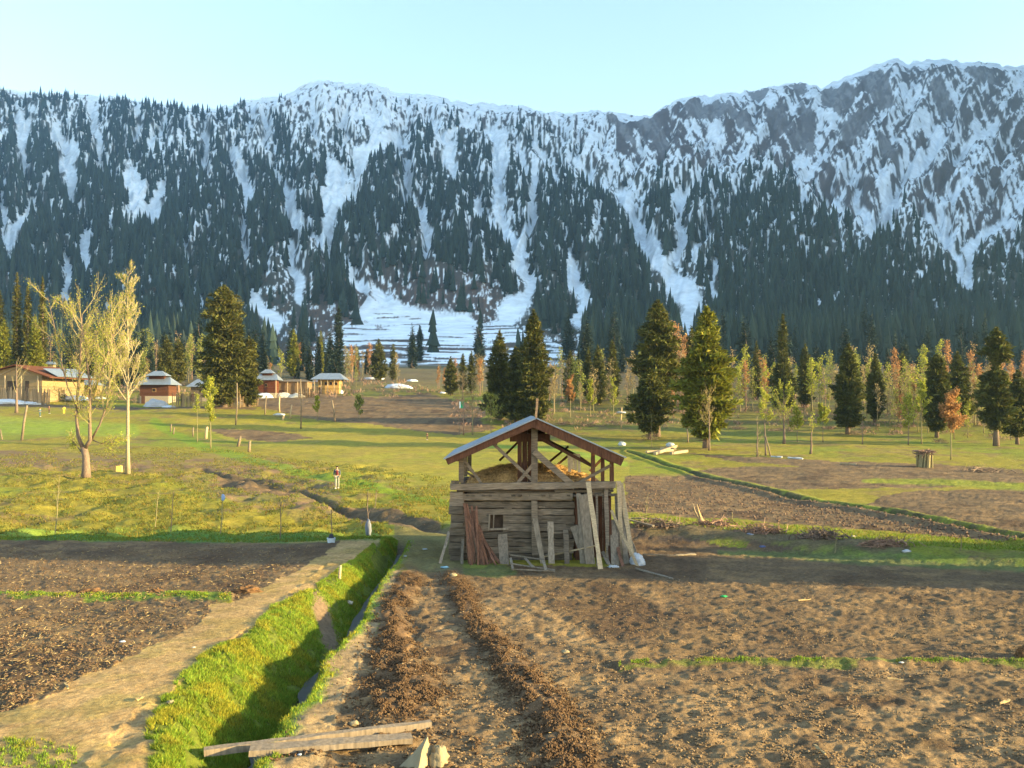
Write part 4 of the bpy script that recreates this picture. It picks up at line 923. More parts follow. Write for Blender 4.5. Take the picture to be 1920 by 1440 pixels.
for (a, b, wd_, y, m_) in (((925, 832), (1000, 902), .10, -.06, 'oldwood'), ((1003, 866), (963, 914), .10, -.10, 'oldwood'), ((1001, 846), (1078, 913), .19, -.17, 'oldwood'), ((870, 862), (906, 912), .08, .1, 'oldwood'), ((868, 872), (900, 900), .06, .3, 'oldwood'), ((868, 884), (888, 897), .06, .5, 'oldwood'),
    ((1146, 872), (1084, 905), .09, -.04, 'oldwood'), ((934, 882), (976, 840), .08, 5.0, 'brownwood'), ((1040, 888), (1086, 850), .08, 5.0, 'brownwood'), ((1062, 890), (1084, 872), .08, 4.9, 'brownwood'), ((1118, 893), (1143, 868), .08, 2.2, 'brownwood')):
    mb = MB(); mb.bar(L(*a, y), L(*b, y), .06, wd_, up=(0, 0, 1), c=shade(.85, 1.25), seg=4, rng=rg, j=.006); mb.build('brace', M[m_], HUT)
mb = MB()
for k, px in enumerate((1068, 1074, 1080, 1086)): mb.bar(L(px, 852, .25), L(px + rg.uniform(-2, 2), 884 + rg.uniform(-4, 8), .22), .09, .02, up=(0, 1, 0), c=shade(.8, 1.3), seg=3, rng=rg, j=.01)
mb.build('hanging_boards', M['palewood'], HUT)
mb = MB(); mb.bar(L(1004, 790, -.3), L(1007, 747, -.3), .07, .07, c=(1.1, .9, .8), seg=3, rng=rg, j=.006); mb.build('ridge_stake', M['palewood'], HUT)
# hay in the loft
hx, hy_ = np.meshgrid(np.linspace(-2.2, 2.2, 90), np.linspace(.35, 4.9, 70))
hz = 2.22 + .62 * np.sin((hx + 2.2) / 4.4 * math.pi) ** .6 * (.35 + .9 * fbm(hx * .9 + 5, hy_ * .6, 301, 3)) * sm(0, .5, hy_ - .35) * sm(4.9, 4.3, hy_) + .10 * (fbm(hx * 7, hy_ * 7, 303, 3) - .5)
v1 = np.stack([hx, hy_, hz], -1).reshape(-1, 3); nst = 5000; ii = rg.randint(0, len(v1), nst); cst = v1[ii] + rg.normal(0, .03, (nst, 3)); A = unit(rg.normal(0, 1, (nst, 3)) * (1, 1, .5)); B = unit(np.cross(A, rg.normal(0, 1, (nst, 3))))
v2, q2, t2 = leaves(cst, A * rg.uniform(.04, .14, (nst, 1)), B * .008, rg.uniform(.6, 1.8, (nst, 1)) * np.ones((1, 3)))
hayo = mesh('hay_heap', np.concatenate([v1, v2]), np.concatenate([gridfaces(70, 90), q2 + len(v1)]), mats=M['hay'], col=np.concatenate([np.ones((len(v1), 3)) * (.6 + .8 * fbm(hx * 3, hy_ * 3, 305, 3)).reshape(-1, 1), t2]))
hayo.location = HUT.location; hayo.rotation_euler = HUT.rotation_euler; tag(hayo, 'golden brown hay heaped on the loft floor of the log hut', 'hay')

# ------------------------------------------------------------------ boards and poles leaning on the hut
def WP(px, row, Y): return ((px - CX) / F * Y, Y, EYE + (HY - row) / F * Y)
def lean(name, x0, r0, x1, r1, wpx, label, mat, cat='board', Yt=27.9, Yb=27.45, group=None, th=.035, seg=5, j=.012, c=(1, 1, 1)):
    """top pixel, bottom pixel"""
    p = gpt(x1, r1); Yb = min(p.y, Yb) if r1 > 1040 else Yb; b = np.array(WP(x1, r1, Yb)); g_ = float(gz(b[0], b[1])[0]); b[2] = g_ - .02
    t = np.array(WP(x0, r0, Yt)); mb = MB(); mb.bar(b - (b + t) * 0, t, wpx * Yt / F, th, up=(0, 1, 0), c=c, seg=seg, rng=rg, j=j)
    o = mb.build(name, M[mat]); return tag(o, label, cat, group)
GB = 'reddish bark slabs leaning on the left of the hut front'
for (a, b_, c_, d_, wd_, lb, m_) in ((871, 944, 884, 1058, 4, 'leftmost reddish bark slab of the bundle leaning on the hut front', 'barkwood'), (876, 945, 891, 1054, 5, 'reddish bark slab, second from the left in the leaning bundle', 'barkwood'), (884, 948, 899, 1051, 4, 'reddish bark slab, third from the left in the leaning bundle', 'barkwood'),
    (888, 958, 907, 1055, 5, 'reddish bark slab, fourth from the left in the leaning bundle', 'barkwood'), (891, 972, 914, 1050, 4, 'reddish bark slab, fifth from the left in the leaning bundle', 'barkwood'), (897, 985, 922, 1052, 4.5, 'short reddish bark slab in the right half of the leaning bundle', 'barkwood'),
    (902, 1002, 930, 1050, 4, 'short slanted reddish bark slab near the right of the bundle', 'barkwood'), (905, 1010, 938, 1044, 4.5, 'lowest, most slanted bark slab at the right end of the bundle', 'barkwood'), (874, 955, 879, 1052, 4, 'dark reddish bark strip at the far left back of the bundle', 'barkwood'), (880, 960, 903, 1046, 4, 'steeply crossing reddish bark strip inside the bundle', 'barkwood'), (893, 950, 897, 1050, 4, 'upright ragged bark strip in the middle of the bundle', 'barkwood'), (900, 1012, 916, 1056, 4, 'small bark strip at the front foot of the bundle', 'barkwood'), (898, 1000, 899, 1056, 4, 'thin grey lath in front of the reddish bark bundle', 'greywood')):
    lean('bark_strip' if m_ == 'barkwood' else 'lath', a, b_, c_, d_, wd_, lb, m_, 'board', group=GB, Yb=27.3 + rg.uniform(-.2, .2), Yt=27.9 + rg.uniform(-.08, .08), j=.024, th=.06, c=shade(.7, 1.3))
GR = 'weathered boards leaning on the right end of the hut'
for (a, b_, c_, d_, wd_, lb, m_, yt) in ((942, 1002, 946, 1041, 17, 'short wide pale grey board leaning right of the bark bundle', 'greywood', 27.9), (1003, 972, 1018, 1036, 9, 'slanted board just right of the middle wall post of the hut', 'greywood', 27.9), (1032, 978, 1034, 1042, 11, 'upright grey board halfway between middle wall post and right bay', 'greywood', 28.0),
    (1061, 994, 1063, 1042, 9, 'short dark board left of the slanting board by the bay', 'oldwood', 28.0), (1076, 986, 1101, 1052, 14, 'broad grey board slanting down right beside the open bay', 'greywood', 27.9), (1094, 928, 1107, 1055, 17, 'tall broad grey board standing left of the tall pale post', 'greywood', 28.0),
    (1103, 903, 1126, 1066, 8, 'tallest pale post leaning at the left of the open bay', 'palewood', 27.8), (1119, 925, 1121, 1060, 4, 'thin dark pole inside the open bay of the hut', 'oldwood', 28.0), (1146, 957, 1196, 1060, 5, 'thin pale pole slanting across the other boards at the hut corner', 'palewood', 27.7),
    (1160, 902, 1166, 990, 8, 'bright sunlit board top at the right corner of the hut', 'palewood', 28.2), (1164, 906, 1187, 1052, 9, 'long board leaning outward at the right corner of the hut', 'palewood', 28.3), (1150, 975, 1154, 1058, 14, 'broad bluish grey board at the foot of the right corner', 'greywood', 28.0),
    (1164, 957, 1175, 1056, 10, 'grey board behind the slanting pale pole at the hut corner', 'greywood', 28.1), (1138, 1008, 1162, 1047, 5, 'short thin stick crossing the dark bay foot', 'greywood', 27.8), (1130, 1035, 1143, 1058, 6, 'stubby board at the foot of the open bay', 'greywood', 27.7), (1155, 930, 1163, 1056, 6, 'weathered narrow board directly behind the crossing pole foot', 'oldwood', 28.2), (1158, 968, 1180, 1056, 7, 'rough brown slab fanned out in the corner stack', 'brownwood', 28.1), (1168, 940, 1182, 1048, 5, 'thin split board in the middle of the corner fan', 'oldwood', 28.3), (1152, 1000, 1168, 1060, 6, 'short dark board at the front of the corner fan', 'barkwood', 27.9), (1176, 1000, 1203, 1056, 5, 'lowest board of the corner fan, reaching the white sack', 'greywood', 28.1), (1136, 915, 1140, 1050, 7, 'ragged upright slab at the right side of the open bay', 'oldwood', 28.2), (1172, 985, 1192, 1050, 6, 'outermost narrow board right of the hut corner', 'palewood', 28.3),
    (842, 996, 825, 1044, 5, 'plank propped outward against the left corner of the hut', 'greywood', 28.2), (868, 1010, 866, 1040, 5, 'short plank end behind the bark bundle', 'greywood', 28.0), (1085, 925, 1092, 1050, 8, 'narrow grey board with a ragged top at the bay edge', 'greywood', 28.1), (1140, 935, 1146, 1056, 8, 'dark brown board standing behind the crossing pale pole', 'brownwood', 28.2)):
    lean('leaning_board', a, b_, c_, d_, wd_, lb, m_, 'board', Yt=yt, Yb=27.45 + rg.uniform(-.12, .12), group=GR, j=.014, c=shade(.8, 1.3))
def ground_bar(name, x0, r0, x1, r1, wpx, label, mat, cat='board', th=.03, lift=.03, lift2=None, group=None, c=(1, 1, 1), j=.01, seg=4, up=(0, 0, 1), n=0):
    a = gpt(x0, r0, lift); b = gpt(x1, r1, lift if lift2 is None else lift2); s = (a.y + b.y) / 2 / F
    mb = MB(); mb.bar(a, b, wpx * s if not n else n, th, up=up, c=c, seg=seg, rng=rg, j=j); return tag(mb.build(name, M[mat]), label, cat, group)
ground_bar('pole', 1012, 1049, 1114, 1056, 4, 'long pale pole propped with its right end raised before the hut', 'palewood', 'pole', .05, .08, .55)
for (a, b_, c_, d_, lb, l1) in ((957, 1046, 1020, 1052, 'back rail of the broken frame lying before the hut', .25), (957, 1056, 1040, 1066, 'bottom rail of the broken frame lying before the hut', .06), (957, 1060, 1041, 1063, 'front rail of the broken frame lying before the hut', .12)): pass
fr = empty('broken_frame', gpt(998, 1060), 'broken wooden frame of pale laths lying flat before the hut', 'frame'); o_ = np.array(fr.location)
mb = MB()
for (a, b_, c_, d_, l0, l1) in ((957, 1056, 1020, 1060, .28, .22), (957, 1066, 1040, 1070, .18, .05), (958, 1072, 1041, 1072, .10, .03), (957, 1058, 962, 1072, .24, .08), (1018, 1062, 1024, 1074, .2, .06), (985, 1058, 1000, 1070, .2, .1)):
    mb.bar(np.array(gpt(a, b_, l0)) - o_, np.array(gpt(c_, d_, l1)) - o_, .07, .03, c=shade(.9, 1.3), seg=3, rng=rg, j=.008)
mb.build('rails', M['greywood'], fr)
ground_bar('pole', 1192, 1066, 1262, 1086, 3, 'thin grey pole lying on the soil right of the hut', 'greywood', 'pole', .04)
ground_bar('pole', 1205, 1041, 1272, 1042, 3, 'long thin stick lying flat beside the pale slab', 'greywood', 'pole', .04)
ground_bar('flat_board', 1268, 1041, 1304, 1040, 8, 'short pale slab lying at the end of the long thin stick', 'palewood', 'board', .04)
def blob(name, loc, rx, ry, rz_, mat, label, cat, seed=0, amp=.35, n=14, c=(1, 1, 1), parent=None, kind=None, freq=2.2, flat=False, group=None):
    u_, v_ = np.meshgrid(np.linspace(0, 2 * math.pi, n * 2 + 1)[:-1], np.linspace(.02, math.pi / (2 if flat else 1) - (.0 if flat else .02), n)); x = np.cos(u_) * np.sin(v_); y = np.sin(u_) * np.sin(v_); z = np.cos(v_)
    r = 1 + amp * (fbm(x * freq + seed * 3.3 + 9, y * freq + z * freq * 1.3, 400 + seed, 4) - .5) * 2
    V = np.stack([x * rx * r, y * ry * r, z * rz_ * r], -1).reshape(-1, 3); m = n * 2
    i = np.arange(n - 1)[:, None] * m + np.arange(m)[None]; j_ = np.arange(n - 1)[:, None] * m + (np.arange(m)[None] + 1) % m
    q = np.stack([i, i + m, j_ + m, j_], -1).reshape(-1, 4); t = [(0, k, (k + 1) % m) for k in range(1, m - 1)]
    o = mesh(name, V, q, t, mats=M[mat], col=np.ones((len(V), 3)) * np.array(c), smooth=True, loc=loc, parent=parent)
    return tag(o, label, cat, group, kind)
p = gpt(1198, 1058); blob('plastic_sack', p + Vector((-.02, .05, .12)), .22, .16, .26, 'plastic', 'crumpled white sack slumped at the foot of the hut corner', 'sack', 3, .5)
p = gpt(1150, 1062); blob('rag', p + Vector((0, 0, .02)), .16, .06, .05, 'plastic', 'small white rag on the ground before the open bay', 'rag', 4, .6)

# ------------------------------------------------------------------ foreground planks, stone, stakes, litter
def solid_plank(name, pts, th, label, w_, j=.006, mat='greywood'):
    a, b = pts; mb = MB(); mb.bar(a, b, w_, th, up=(0, 0, 1), c=(1.25, 1.18, 1.1), seg=14, rng=rg, j=j); o = mb.build(name, M[mat]); return tag(o, label, 'plank')
a = gpt(383, 1407); b = gpt(808, 1366); a.z = max(a.z, EYE - 4.08 - .10) + .05; b.z += .06
solid_plank('plank', (a, b), .085, 'longer narrow plank laid across the ditch, the one behind', .10)
a = gpt(468, 1412); b = gpt(772, 1392); a.z = EYE - 4.08 + .0; b.z += .05
solid_plank('plank', (a, b), .07, 'shorter wide plank laid across the ditch, the one in front', .21)
# split rock
p = gpt(790, 1428); mb = MB()
V = np.array([(-.36, -.16, -.05), (-.02, -.26, -.05), (.16, .05, -.05), (-.10, .16, -.05), (-.10, .02, .10), (.02, -.10, .17), (.07, .06, .24), (-.02, .12, .15)]) * (1.0, 1.3, 1.3)
mb.add(V, [(0, 1, 5, 4), (1, 2, 6, 5), (2, 3, 7, 6), (3, 0, 4, 7), (4, 5, 6, 7)], c=(1, 1, 1))
o = mb.build('split_rock', M['palestone'], loc=p); tag(o, 'pale angular rock with a sharp sunlit edge by the ditch planks', 'rock')
bm_ = o.modifiers.new('b', 'BEVEL'); bm_.width = .012; bm_.segments = 2; ss = o.modifiers.new('s', 'SUBSURF'); ss.levels = 2; ss.render_levels = 3; ss.subdivision_type = 'SIMPLE'
tx = bpy.data.textures.new('rock_noise', 'CLOUDS'); tx.noise_scale = .12; dd_ = o.modifiers.new('d', 'DISPLACE'); dd_.texture = tx; dd_.strength = .03
blob('rock', p + Vector((.19, .05, .05)), .12, .13, .17, 'palestone', 'knobbly lump of pale rock right of the sharp edged rock', 'rock', 7, .6, freq=3)
blob('stone', gpt(664, 1356, .02), .06, .05, .035, 'palestone', 'small pale stone behind the planks at the ditch edge', 'stone', 8, .4)
for (x, r, rr_, lb) in ((497, 1352, .05, 'grey stone low on the grassy bank'), (655, 1107, .09, 'grey stone in the grass right of the wooden stake'), (850, 1084, .10, 'tan stone at the far end of the right dung row'), (1060, 1222, .07, 'whitish stone lying alone right of the right dung row'), (320, 1338, .05, 'small tan stone at the path edge beside the bank')):
    blob('stone', gpt(x, r, .02), rr_, rr_ * .8, rr_ * .6, 'stone' if 'grey' in lb else 'palestone', lb, 'stone', int(x) % 50, .4)
def stake(name, x0, r0, x1, r1, wpx, label, mat='palewood', cat='stake', c=(1, 1, 1), n=5, tp=.6):
    p = gpt(x0, r0, -.05); s = p.y / F; t = Vector((p.x + (x1 - x0) * s, p.y + .1, p.z + (r0 - r1) * s)); m = (p + t) / 2 + Vector((rg.uniform(-1, 1) * .03 * (t - p).length, 0, 0))
    mb = MB(); mb.tube([p, m, t], [wpx * s / 2, wpx * s / 2 * (1 + tp) / 2, wpx * s / 2 * tp], n, c=c); return tag(mb.build(name, M[mat], smooth=True), label, cat)
stake('stake', 636, 1094, 637, 1066, 6, 'short weathered wooden stake on top of the grassy bank', 'palewood', tp=.9)
for (x0, r0, x1, r1, lb) in ((103, 1004, 112, 893, 'tall thin leaning twig sapling at the left end of the field edge'), (290, 976, 297, 908, 'pale thin sapling standing in the sunlit hummocks'), (318, 996, 326, 900, 'dark thin sapling right of the pale one in the hummocks'), (413, 1006, 419, 925, 'grey sapling with a blue rag tied near its top'),
    (525, 1012, 527, 938, 'thin dark sapling between the blue rag sapling and the propped pot'), (690, 1000, 689, 912, 'dark sapling with a grey bundle tied to its base'), (702, 950, 707, 914, 'short dark twig behind the sapling with the bundle'), (621, 1022, 622, 958, 'short dark stick standing in a small pot'),
    (1209, 990, 1214, 934, 'thin pale sapling at the hut end of the right grass strip'), (1373, 1003, 1373, 972, 'tiny bare twig in the right grass strip'), (1565, 1040, 1568, 1012, 'bare twig rising from the brushy berm'), (1800, 1048, 1804, 1016, 'bare twig near the right end of the brushy berm')):
    p = gpt(x0, r0, -.03); s = p.y / F; h = (r0 - r1) * s; ln = (x1 - x0) / max(1, (r0 - r1)); r_ = np.random.RandomState(int(x0)); mb = MB()
    P_ = [(0, 0, 0), (ln * h * .35 + .02, 0, h * .35), (ln * h * .7 - .01, 0, h * .7), (ln * h, 0, h)]; mb.tube(P_, [.022, .018, .014, .007], 5)
    e = empty('sapling', p, lb, 'sapling'); mb.build('stem', M['trunk' if 'dark' in lb else 'twig'], e); m2 = MB()
    for k in range(7):
        t = r_.uniform(.45, .98); q = np.array((ln * h * t, 0, h * t)); a_ = r_.rand() * 6.3; l_ = h * r_.uniform(.08, .2); m2.tube([q, q + (math.cos(a_) * l_ * .6, math.sin(a_) * l_ * .6, l_)], [.008, .004], 3)
    m2.build('twigs', M['trunk' if 'dark' in lb else 'twig'], e)
p = gpt(1214, 990); pl = leaves(np.array([(.16, 0, 1.55)]) + rg.normal(0, .12, (60, 3)), unit(rg.normal(0, 1, (60, 3))) * .05, unit(rg.normal(0, 1, (60, 3))) * .02, np.ones((60, 3)))
p = gpt(690, 1000); blob('cloth_bundle', p + Vector((.02, -.04, .42)), .13, .10, .36, 'plain', 'grey blue cloth bundle tied to the dark sapling at the field edge', 'bundle', 11, .35, c=(.16, .17, .21))
p = gpt(419, 935); s = gpt(413, 1006).y / F; q = gpt(413, 1006); blob('rag', q + Vector((.12, -.03, 70 * s)), .07, .05, .13, 'plain', 'faded blue rag tied near the top of the grey sapling', 'rag', 12, .4, c=(.22, .30, .48))
p = gpt(621, 1024); mb = MB(); mb.tube([(0, 0, 0), (0, 0, .16), (0, 0, .20)], [.12, .15, .16], 12, c=(.5, .55, .6)); e = empty('pot', p, 'small grey pot at the foot of the dark stick on the path end', 'pot'); mb.build('body', M['plain'], e); m2 = MB(); m2.tube([(0, 0, .2), (0, 0, .34)], [.11, .05], 10, c=(.04, .04, .05)); m2.build('lid', M['plain'], e)
p = gpt(224, 888); mb = MB(); mb.box(-.22, .22, -.16, .16, 0, .5, c=(.75, .55, .12), rng=rg, j=.03); e = empty('yellow_can', p, 'dented yellow container standing left of the white birch foot', 'container'); mb.build('body', M['plain'], e); MB().tube([(.08, 0, .5), (.08, 0, .60)], [.05, .05], 8, c=(.5, .3, .08)).build('spout', M['plain'], e)
# bits of litter
for (x, r, sx, c_, lb) in ((1357, 1120, .10, (.05, .45, .16), 'crushed green bottle lying on the sunlit soil'), (230, 1217, .06, (.85, .85, .9), 'white scrap of paper on the left field'), (363, 1233, .035, (.85, .84, .8), 'tiny white scrap on the path edge of the left field'), (1048, 1003, .0, (1, 1, 1), ''),
    (735, 1052, .10, (.75, .80, .86), 'white plastic scrap at the ditch head'), (760, 1045, .06, (.7, .72, .78), 'smaller white scrap beside the ditch head'), (797, 1030, .10, (.7, .78, .85), 'pale blue scrap on the shaded dirt left of the hut'), (834, 1064, .14, (.35, .62, .75), 'turquoise plastic scrap before the left corner of the hut'),
    (1407, 1017, .16, (.45, .5, .62), 'blue white plastic bag caught in the brushy berm'), (1430, 1028, .16, (.18, .22, .42), 'dark blue rag under the brushy berm'), (1700, 1046, .18, (.7, .7, .72), 'white rubbish lying at the berm toward the right'), (1600, 1007, .12, (.75, .66, .45), 'pale stone like lump in the right grass strip'), (562, 1418, .035, (.7, .75, .85), 'small bluish scrap in front of the planks'), (1690, 1247, .05, (.7, .7, .7), 'grey white scrap beside the thin grass line'), (656, 1104, .0, (1, 1, 1), '')):
    if sx: blob('litter', gpt(x, r, .02), sx * .8, sx * .45, sx * .28, 'plain', lb, 'litter', int(x) % 37, .6, n=8, c=tuple(v * .6 for v in c_))
for (x0, r0, x1, r1, lb) in ((1496, 1128, 1520, 1125, 'straight pale stick on the sunlit soil'), (1664, 1272, 1694, 1273, 'short brown stick below the thin grass line'), (1528, 1400, 1548, 1418, 'thin straw coloured stick at the bottom of the field'), (1875, 1322, 1893, 1316, 'curved pale stick near the right edge of the field'), (30, 1146, 42, 1141, 'pale corn stalk near the left edge'), (42, 1199, 46, 1187, 'upright corn stalk piece in the left field'), (73, 1201, 75, 1190, 'another short upright corn stalk piece in the left field'), (122, 1300, 128, 1310, 'pale stick on the bare left path'), (256, 1338, 270, 1332, 'flat chip of wood on the path')):
    ground_bar('stick', x0, r0, x1, r1, 3, lb, 'straw', 'stick', .02, .03, n=.022)
# brushwood heaps
def brush(x, r, wpx, hpx, label, n=90, seed=0, mat='redtwig', name='brushwood_pile', flatk=.5, cat='brushwood'):
    p = gpt(x, r); s = p.y / F; W = wpx * s / 2; H = hpx * s; r_ = np.random.RandomState(seed + int(x)); mb = MB()
    for k in range(n):
        c_ = np.array((r_.normal(0, W * .4), r_.normal(0, W * .25), 0)); c_[2] = H * r_.uniform(0, .8) * math.exp(-(c_[0] / W) ** 2 * 1.2); d_ = unit(np.array((r_.normal(0, 1), r_.normal(0, .8), abs(r_.normal(0, flatk))))); l_ = W * r_.uniform(.25, .7)
        bend = r_.normal(0, .12, 3) * l_; mb.tube([c_ - d_ * l_ * .5, c_ + bend, c_ + d_ * l_ * .5], [.02 + .01 * W / 2, .018, .008], 3, c=(1, 1, 1) * np.array(r_.uniform(.5, 1.4)))
    return tag(mb.build(name, M[mat], loc=p), label, cat)
brush(1235, 1003, 130, 14, 'low heap of dark branches behind the right corner of the hut', 140, 1, 'trunk')
brush(1340, 1003, 90, 14, 'brown brushwood heap with a pale stump on the right berm', 120, 2)
brush(1430, 1014, 100, 16, 'tangled brown brushwood in the middle of the right berm', 140, 3)
brush(1540, 1026, 110, 16, 'greyish brushwood further right along the berm', 140, 4, 'trunk')
brush(1660, 1038, 110, 14, 'low brushwood near the right end of the berm', 120, 5)
for (x0, r0, x1, r1, w_, lb) in ((1185, 996, 1240, 1000, 7, 'upper dark plank on the branch heap behind the hut'), (1180, 1001, 1225, 1008, 6, 'lower grey plank on the branch heap behind the hut')): ground_bar('plank', x0, r0, x1, r1, w_, lb, 'greywood', 'plank', .04, .25, .2)
# pale split stump with two arms
p = gpt(1316, 997); s = p.y / F; mb = MB(); mb.tube([(0, 0, -.05), (.0, 0, .25), (-.10, 0, .55), (-.20, .02, .95)], [.12, .08, .05, .02], 6, c=(1.2, 1.1, .9)); mb.tube([(-.05, 0, 0), (-.14, 0, .4), (-.30, 0, .7), (-.36, 0, .98)], [.08, .05, .035, .02], 6, c=(.8,) * 3)
tag(mb.build('split_stump', M['palewood'], loc=p, smooth=True), 'pale split stump with two broken arms in the right grass strip', 'stump')

# ------------------------------------------------------------------ people
def skinned(name, V, E, R, mat, parent, c=(1, 1, 1), sub=1):
    me = bpy.data.meshes.new(name); me.from_pydata([tuple(v) for v in V], E, []); me.update()
    o = bpy.data.objects.new(name, me); COL.objects.link(o); o.parent = parent
    sk = o.modifiers.new('skin', 'SKIN'); sk.use_smooth_shade = True
    for i, r in enumerate(R):
        me.skin_vertices[0].data[i].radius = r if isinstance(r, tuple) else (r, r)
    me.skin_vertices[0].data[0].use_root = True
    if sub: s_ = o.modifiers.new('sub', 'SUBSURF'); s_.levels = sub; s_.render_levels = sub
    m, n, b = newmat(name + '_cloth'); b.inputs['Base Color'].default_value = (*c, 1); no = noise_node(n, 14); 
    rp_ = n.nodes.new('ShaderNodeVectorMath'); rp_.operation = 'SCALE'; rp_.inputs[0].default_value = c; n.links.new(ramp(n, no.outputs[0], .8, 1.15), rp_.inputs['Scale']); n.links.new(rp_.outputs[0], b.inputs['Base Color'])
    me.materials.append(m); return o
def person(loc, h, rz, label, top, legs, vest=None, stride=.10, skin=(.40, .24, .16), hair=(.02, .015, .012), bag=0):
    e = empty('person', loc, label, 'person', rz=rz); k = h / 1.72
    P = lambda *v: tuple(np.array(v) * k)
    hipz = .90; sx = stride
    V = [P(0, 0, .95), P(0, 0, 1.15), P(0, 0, 1.38), P(0, 0, 1.48), P(0, -.01, 1.56), P(0, -.015, 1.66),
         P(-.18, 0, 1.40), P(-.23, .02, 1.14), P(-.20, -.08, .92), P(-.19, -.11, .85), P(.18, 0, 1.40), P(.23, .02, 1.14), P(.20, -.08, .92), P(.19, -.11, .85),
         P(-.09, 0, .90), P(-.10, -sx * .5, .49), P(-.10, -sx, .09), P(-.10, -sx - .15, .035), P(.09, 0, .90), P(.10, sx * .3, .49), P(.10, sx, .09), P(.10, sx - .15, .035)]
    E = [(0, 1), (1, 2), (2, 3), (3, 4), (4, 5), (2, 6), (6, 7), (7, 8), (8, 9), (2, 10), (10, 11), (11, 12), (12, 13), (0, 14), (14, 15), (15, 16), (16, 17), (0, 18), (18, 19), (19, 20), (20, 21)]
    R = [(.12, .09), (.11, .08), (.14, .08), .05, (.075, .09), (.07, .085), .055, .04, .03, .035, .055, .04, .03, .035, .085, .055, .04, .035, .085, .055, .04, .035]
    R = [tuple(np.array(r if isinstance(r, tuple) else (r, r)) * k) for r in R]
    skinned('body', V, E, R, None, e, skin)
    o = skinned('shirt', [V[0], V[1], V[2], V[3], V[6], V[7], P(-.205, -.05, 1.0), V[10], V[11], P(.205, -.05, 1.0)], [(0, 1), (1, 2), (2, 3), (2, 4), (4, 5), (5, 6), (2, 7), (7, 8), (8, 9)], [tuple(np.array(r) * k) for r in [(.15, .115), (.14, .105), (.165, .105), (.06, .06), (.07, .07), (.055, .055), (.045, .045), (.07, .07), (.055, .055), (.045, .045)]], None, e, top)
    if vest: skinned('vest', [P(0, -.012, 1.0), V[1], P(0, -.012, 1.36), P(0, 0, 1.44)], [(0, 1), (1, 2), (2, 3)], [tuple(np.array(r) * k) for r in [(.155, .125), (.15, .118), (.15, .118), (.08, .07)]], None, e, vest)
    skinned('trousers', [V[0], V[14], V[15], V[16], V[18], V[19], V[20]], [(0, 1), (1, 2), (2, 3), (0, 4), (4, 5), (5, 6)], [tuple(np.array(r) * k) for r in [(.135, .11), (.10, .10), (.08, .08), (.06, .06), (.10, .10), (.08, .08), (.06, .06)]], None, e, legs)
    skinned('hair', [P(0, .01, 1.64), P(0, .015, 1.70), P(0, .045, 1.60)], [(0, 1), (0, 2)], [tuple(np.array(r) * k) for r in [(.085, .085), (.055, .06), (.065, .05)]], None, e, hair)
    mb = MB()
    for sx_ in (-.028, .028): mb.box(k * (sx_ - .012), k * (sx_ + .012), k * -.103, k * -.09, k * 1.625, k * 1.637, c=(.02, .02, .02))
    mb.box(-.02 * k, .02 * k, -.103 * k, -.088 * k, 1.565 * k, 1.572 * k, c=(.3, .12, .1)); mb.box(-.011 * k, .011 * k, -.12 * k, -.09 * k, 1.59 * k, 1.62 * k, c=skin)
    mb.build('face', M['plain'], e)
    m2 = MB()
    for s_, yy in ((-1, -sx), (1, sx)): m2.box(k * (s_ * .10 - .05), k * (s_ * .10 + .05), k * (yy - .2), k * (yy + .06), 0, k * .07, c=(.75, .72, .65) if top[0] < .3 else (.1, .08, .06))
    m2.build('shoes', M['plain'], e); return e
p = gpt(632, 914); person(p, 42 * p.y / F, D2R(8), 'young man in grey shirt, maroon vest and pale trousers walking in the meadow', (.06, .075, .10), (.24, .235, .19), (.12, .022, .025), .12)
for (x, r, hp, top, lg, lb, rz) in ((75, 783, 17, (.06, .12, .14), (.05, .10, .13), 'child in dark teal clothes, leftmost of three by the village', 1.2), (92, 778, 15, (.06, .03, .03), (.05, .03, .03), 'child in dark brown clothes running between two others', 1.4), (120, 778, 15, (.72, .58, .04), (.65, .52, .05), 'child in bright yellow clothes on the village meadow', .3), (801, 822, 14, (.10, .06, .04), (.09, .06, .05), 'figure in brown robes standing far off in the meadow', .2)):
    p = gpt(x, r); person(p, hp * p.y / F, rz, lb, top, lg, None, .16)

# ------------------------------------------------------------------ village
def hip_roof(mb, x0, x1, y0_, y1_, z0, z1, rx, t=.10, c=(1, 1, 1)):
    """hipped roof slab: ridge from x0+rx to x1-rx"""
    ym = (y0_ + y1_) / 2; V = [(x0, y0_, z0), (x1, y0_, z0), (x1, y1_, z0), (x0, y1_, z0), (x0 + rx, ym, z1), (x1 - rx, ym, z1)]
    V2 = [(a, b, z - t) for a, b, z in V]
    mb.add(V + V2, [(0, 1, 5, 4), (2, 3, 4, 5), (6, 10, 11, 7), (8, 11, 10, 9), (0, 6, 7, 1), (1, 7, 8, 2), (2, 8, 9, 3), (3, 9, 6, 0)], [(1, 2, 5), (3, 0, 4), (7, 11, 8), (9, 10, 6)], c=c)
def logbox(mb, x0, x1, y0_, y1_, z0, z1, lh=.28, c=(1, 1, 1), v=.2):
    z = z0
    while z < z1 - .02:
        h = min(lh * rg.uniform(.85, 1.15), z1 - z); cc = np.array(c) * rg.uniform(1 - v, 1 + v)
        mb.box(x0 + rg.uniform(-.05, .02), x1 + rg.uniform(-.02, .05), y0_ + rg.uniform(-.02, .02), y1_, z + .015, z + h, c=cc); z += h
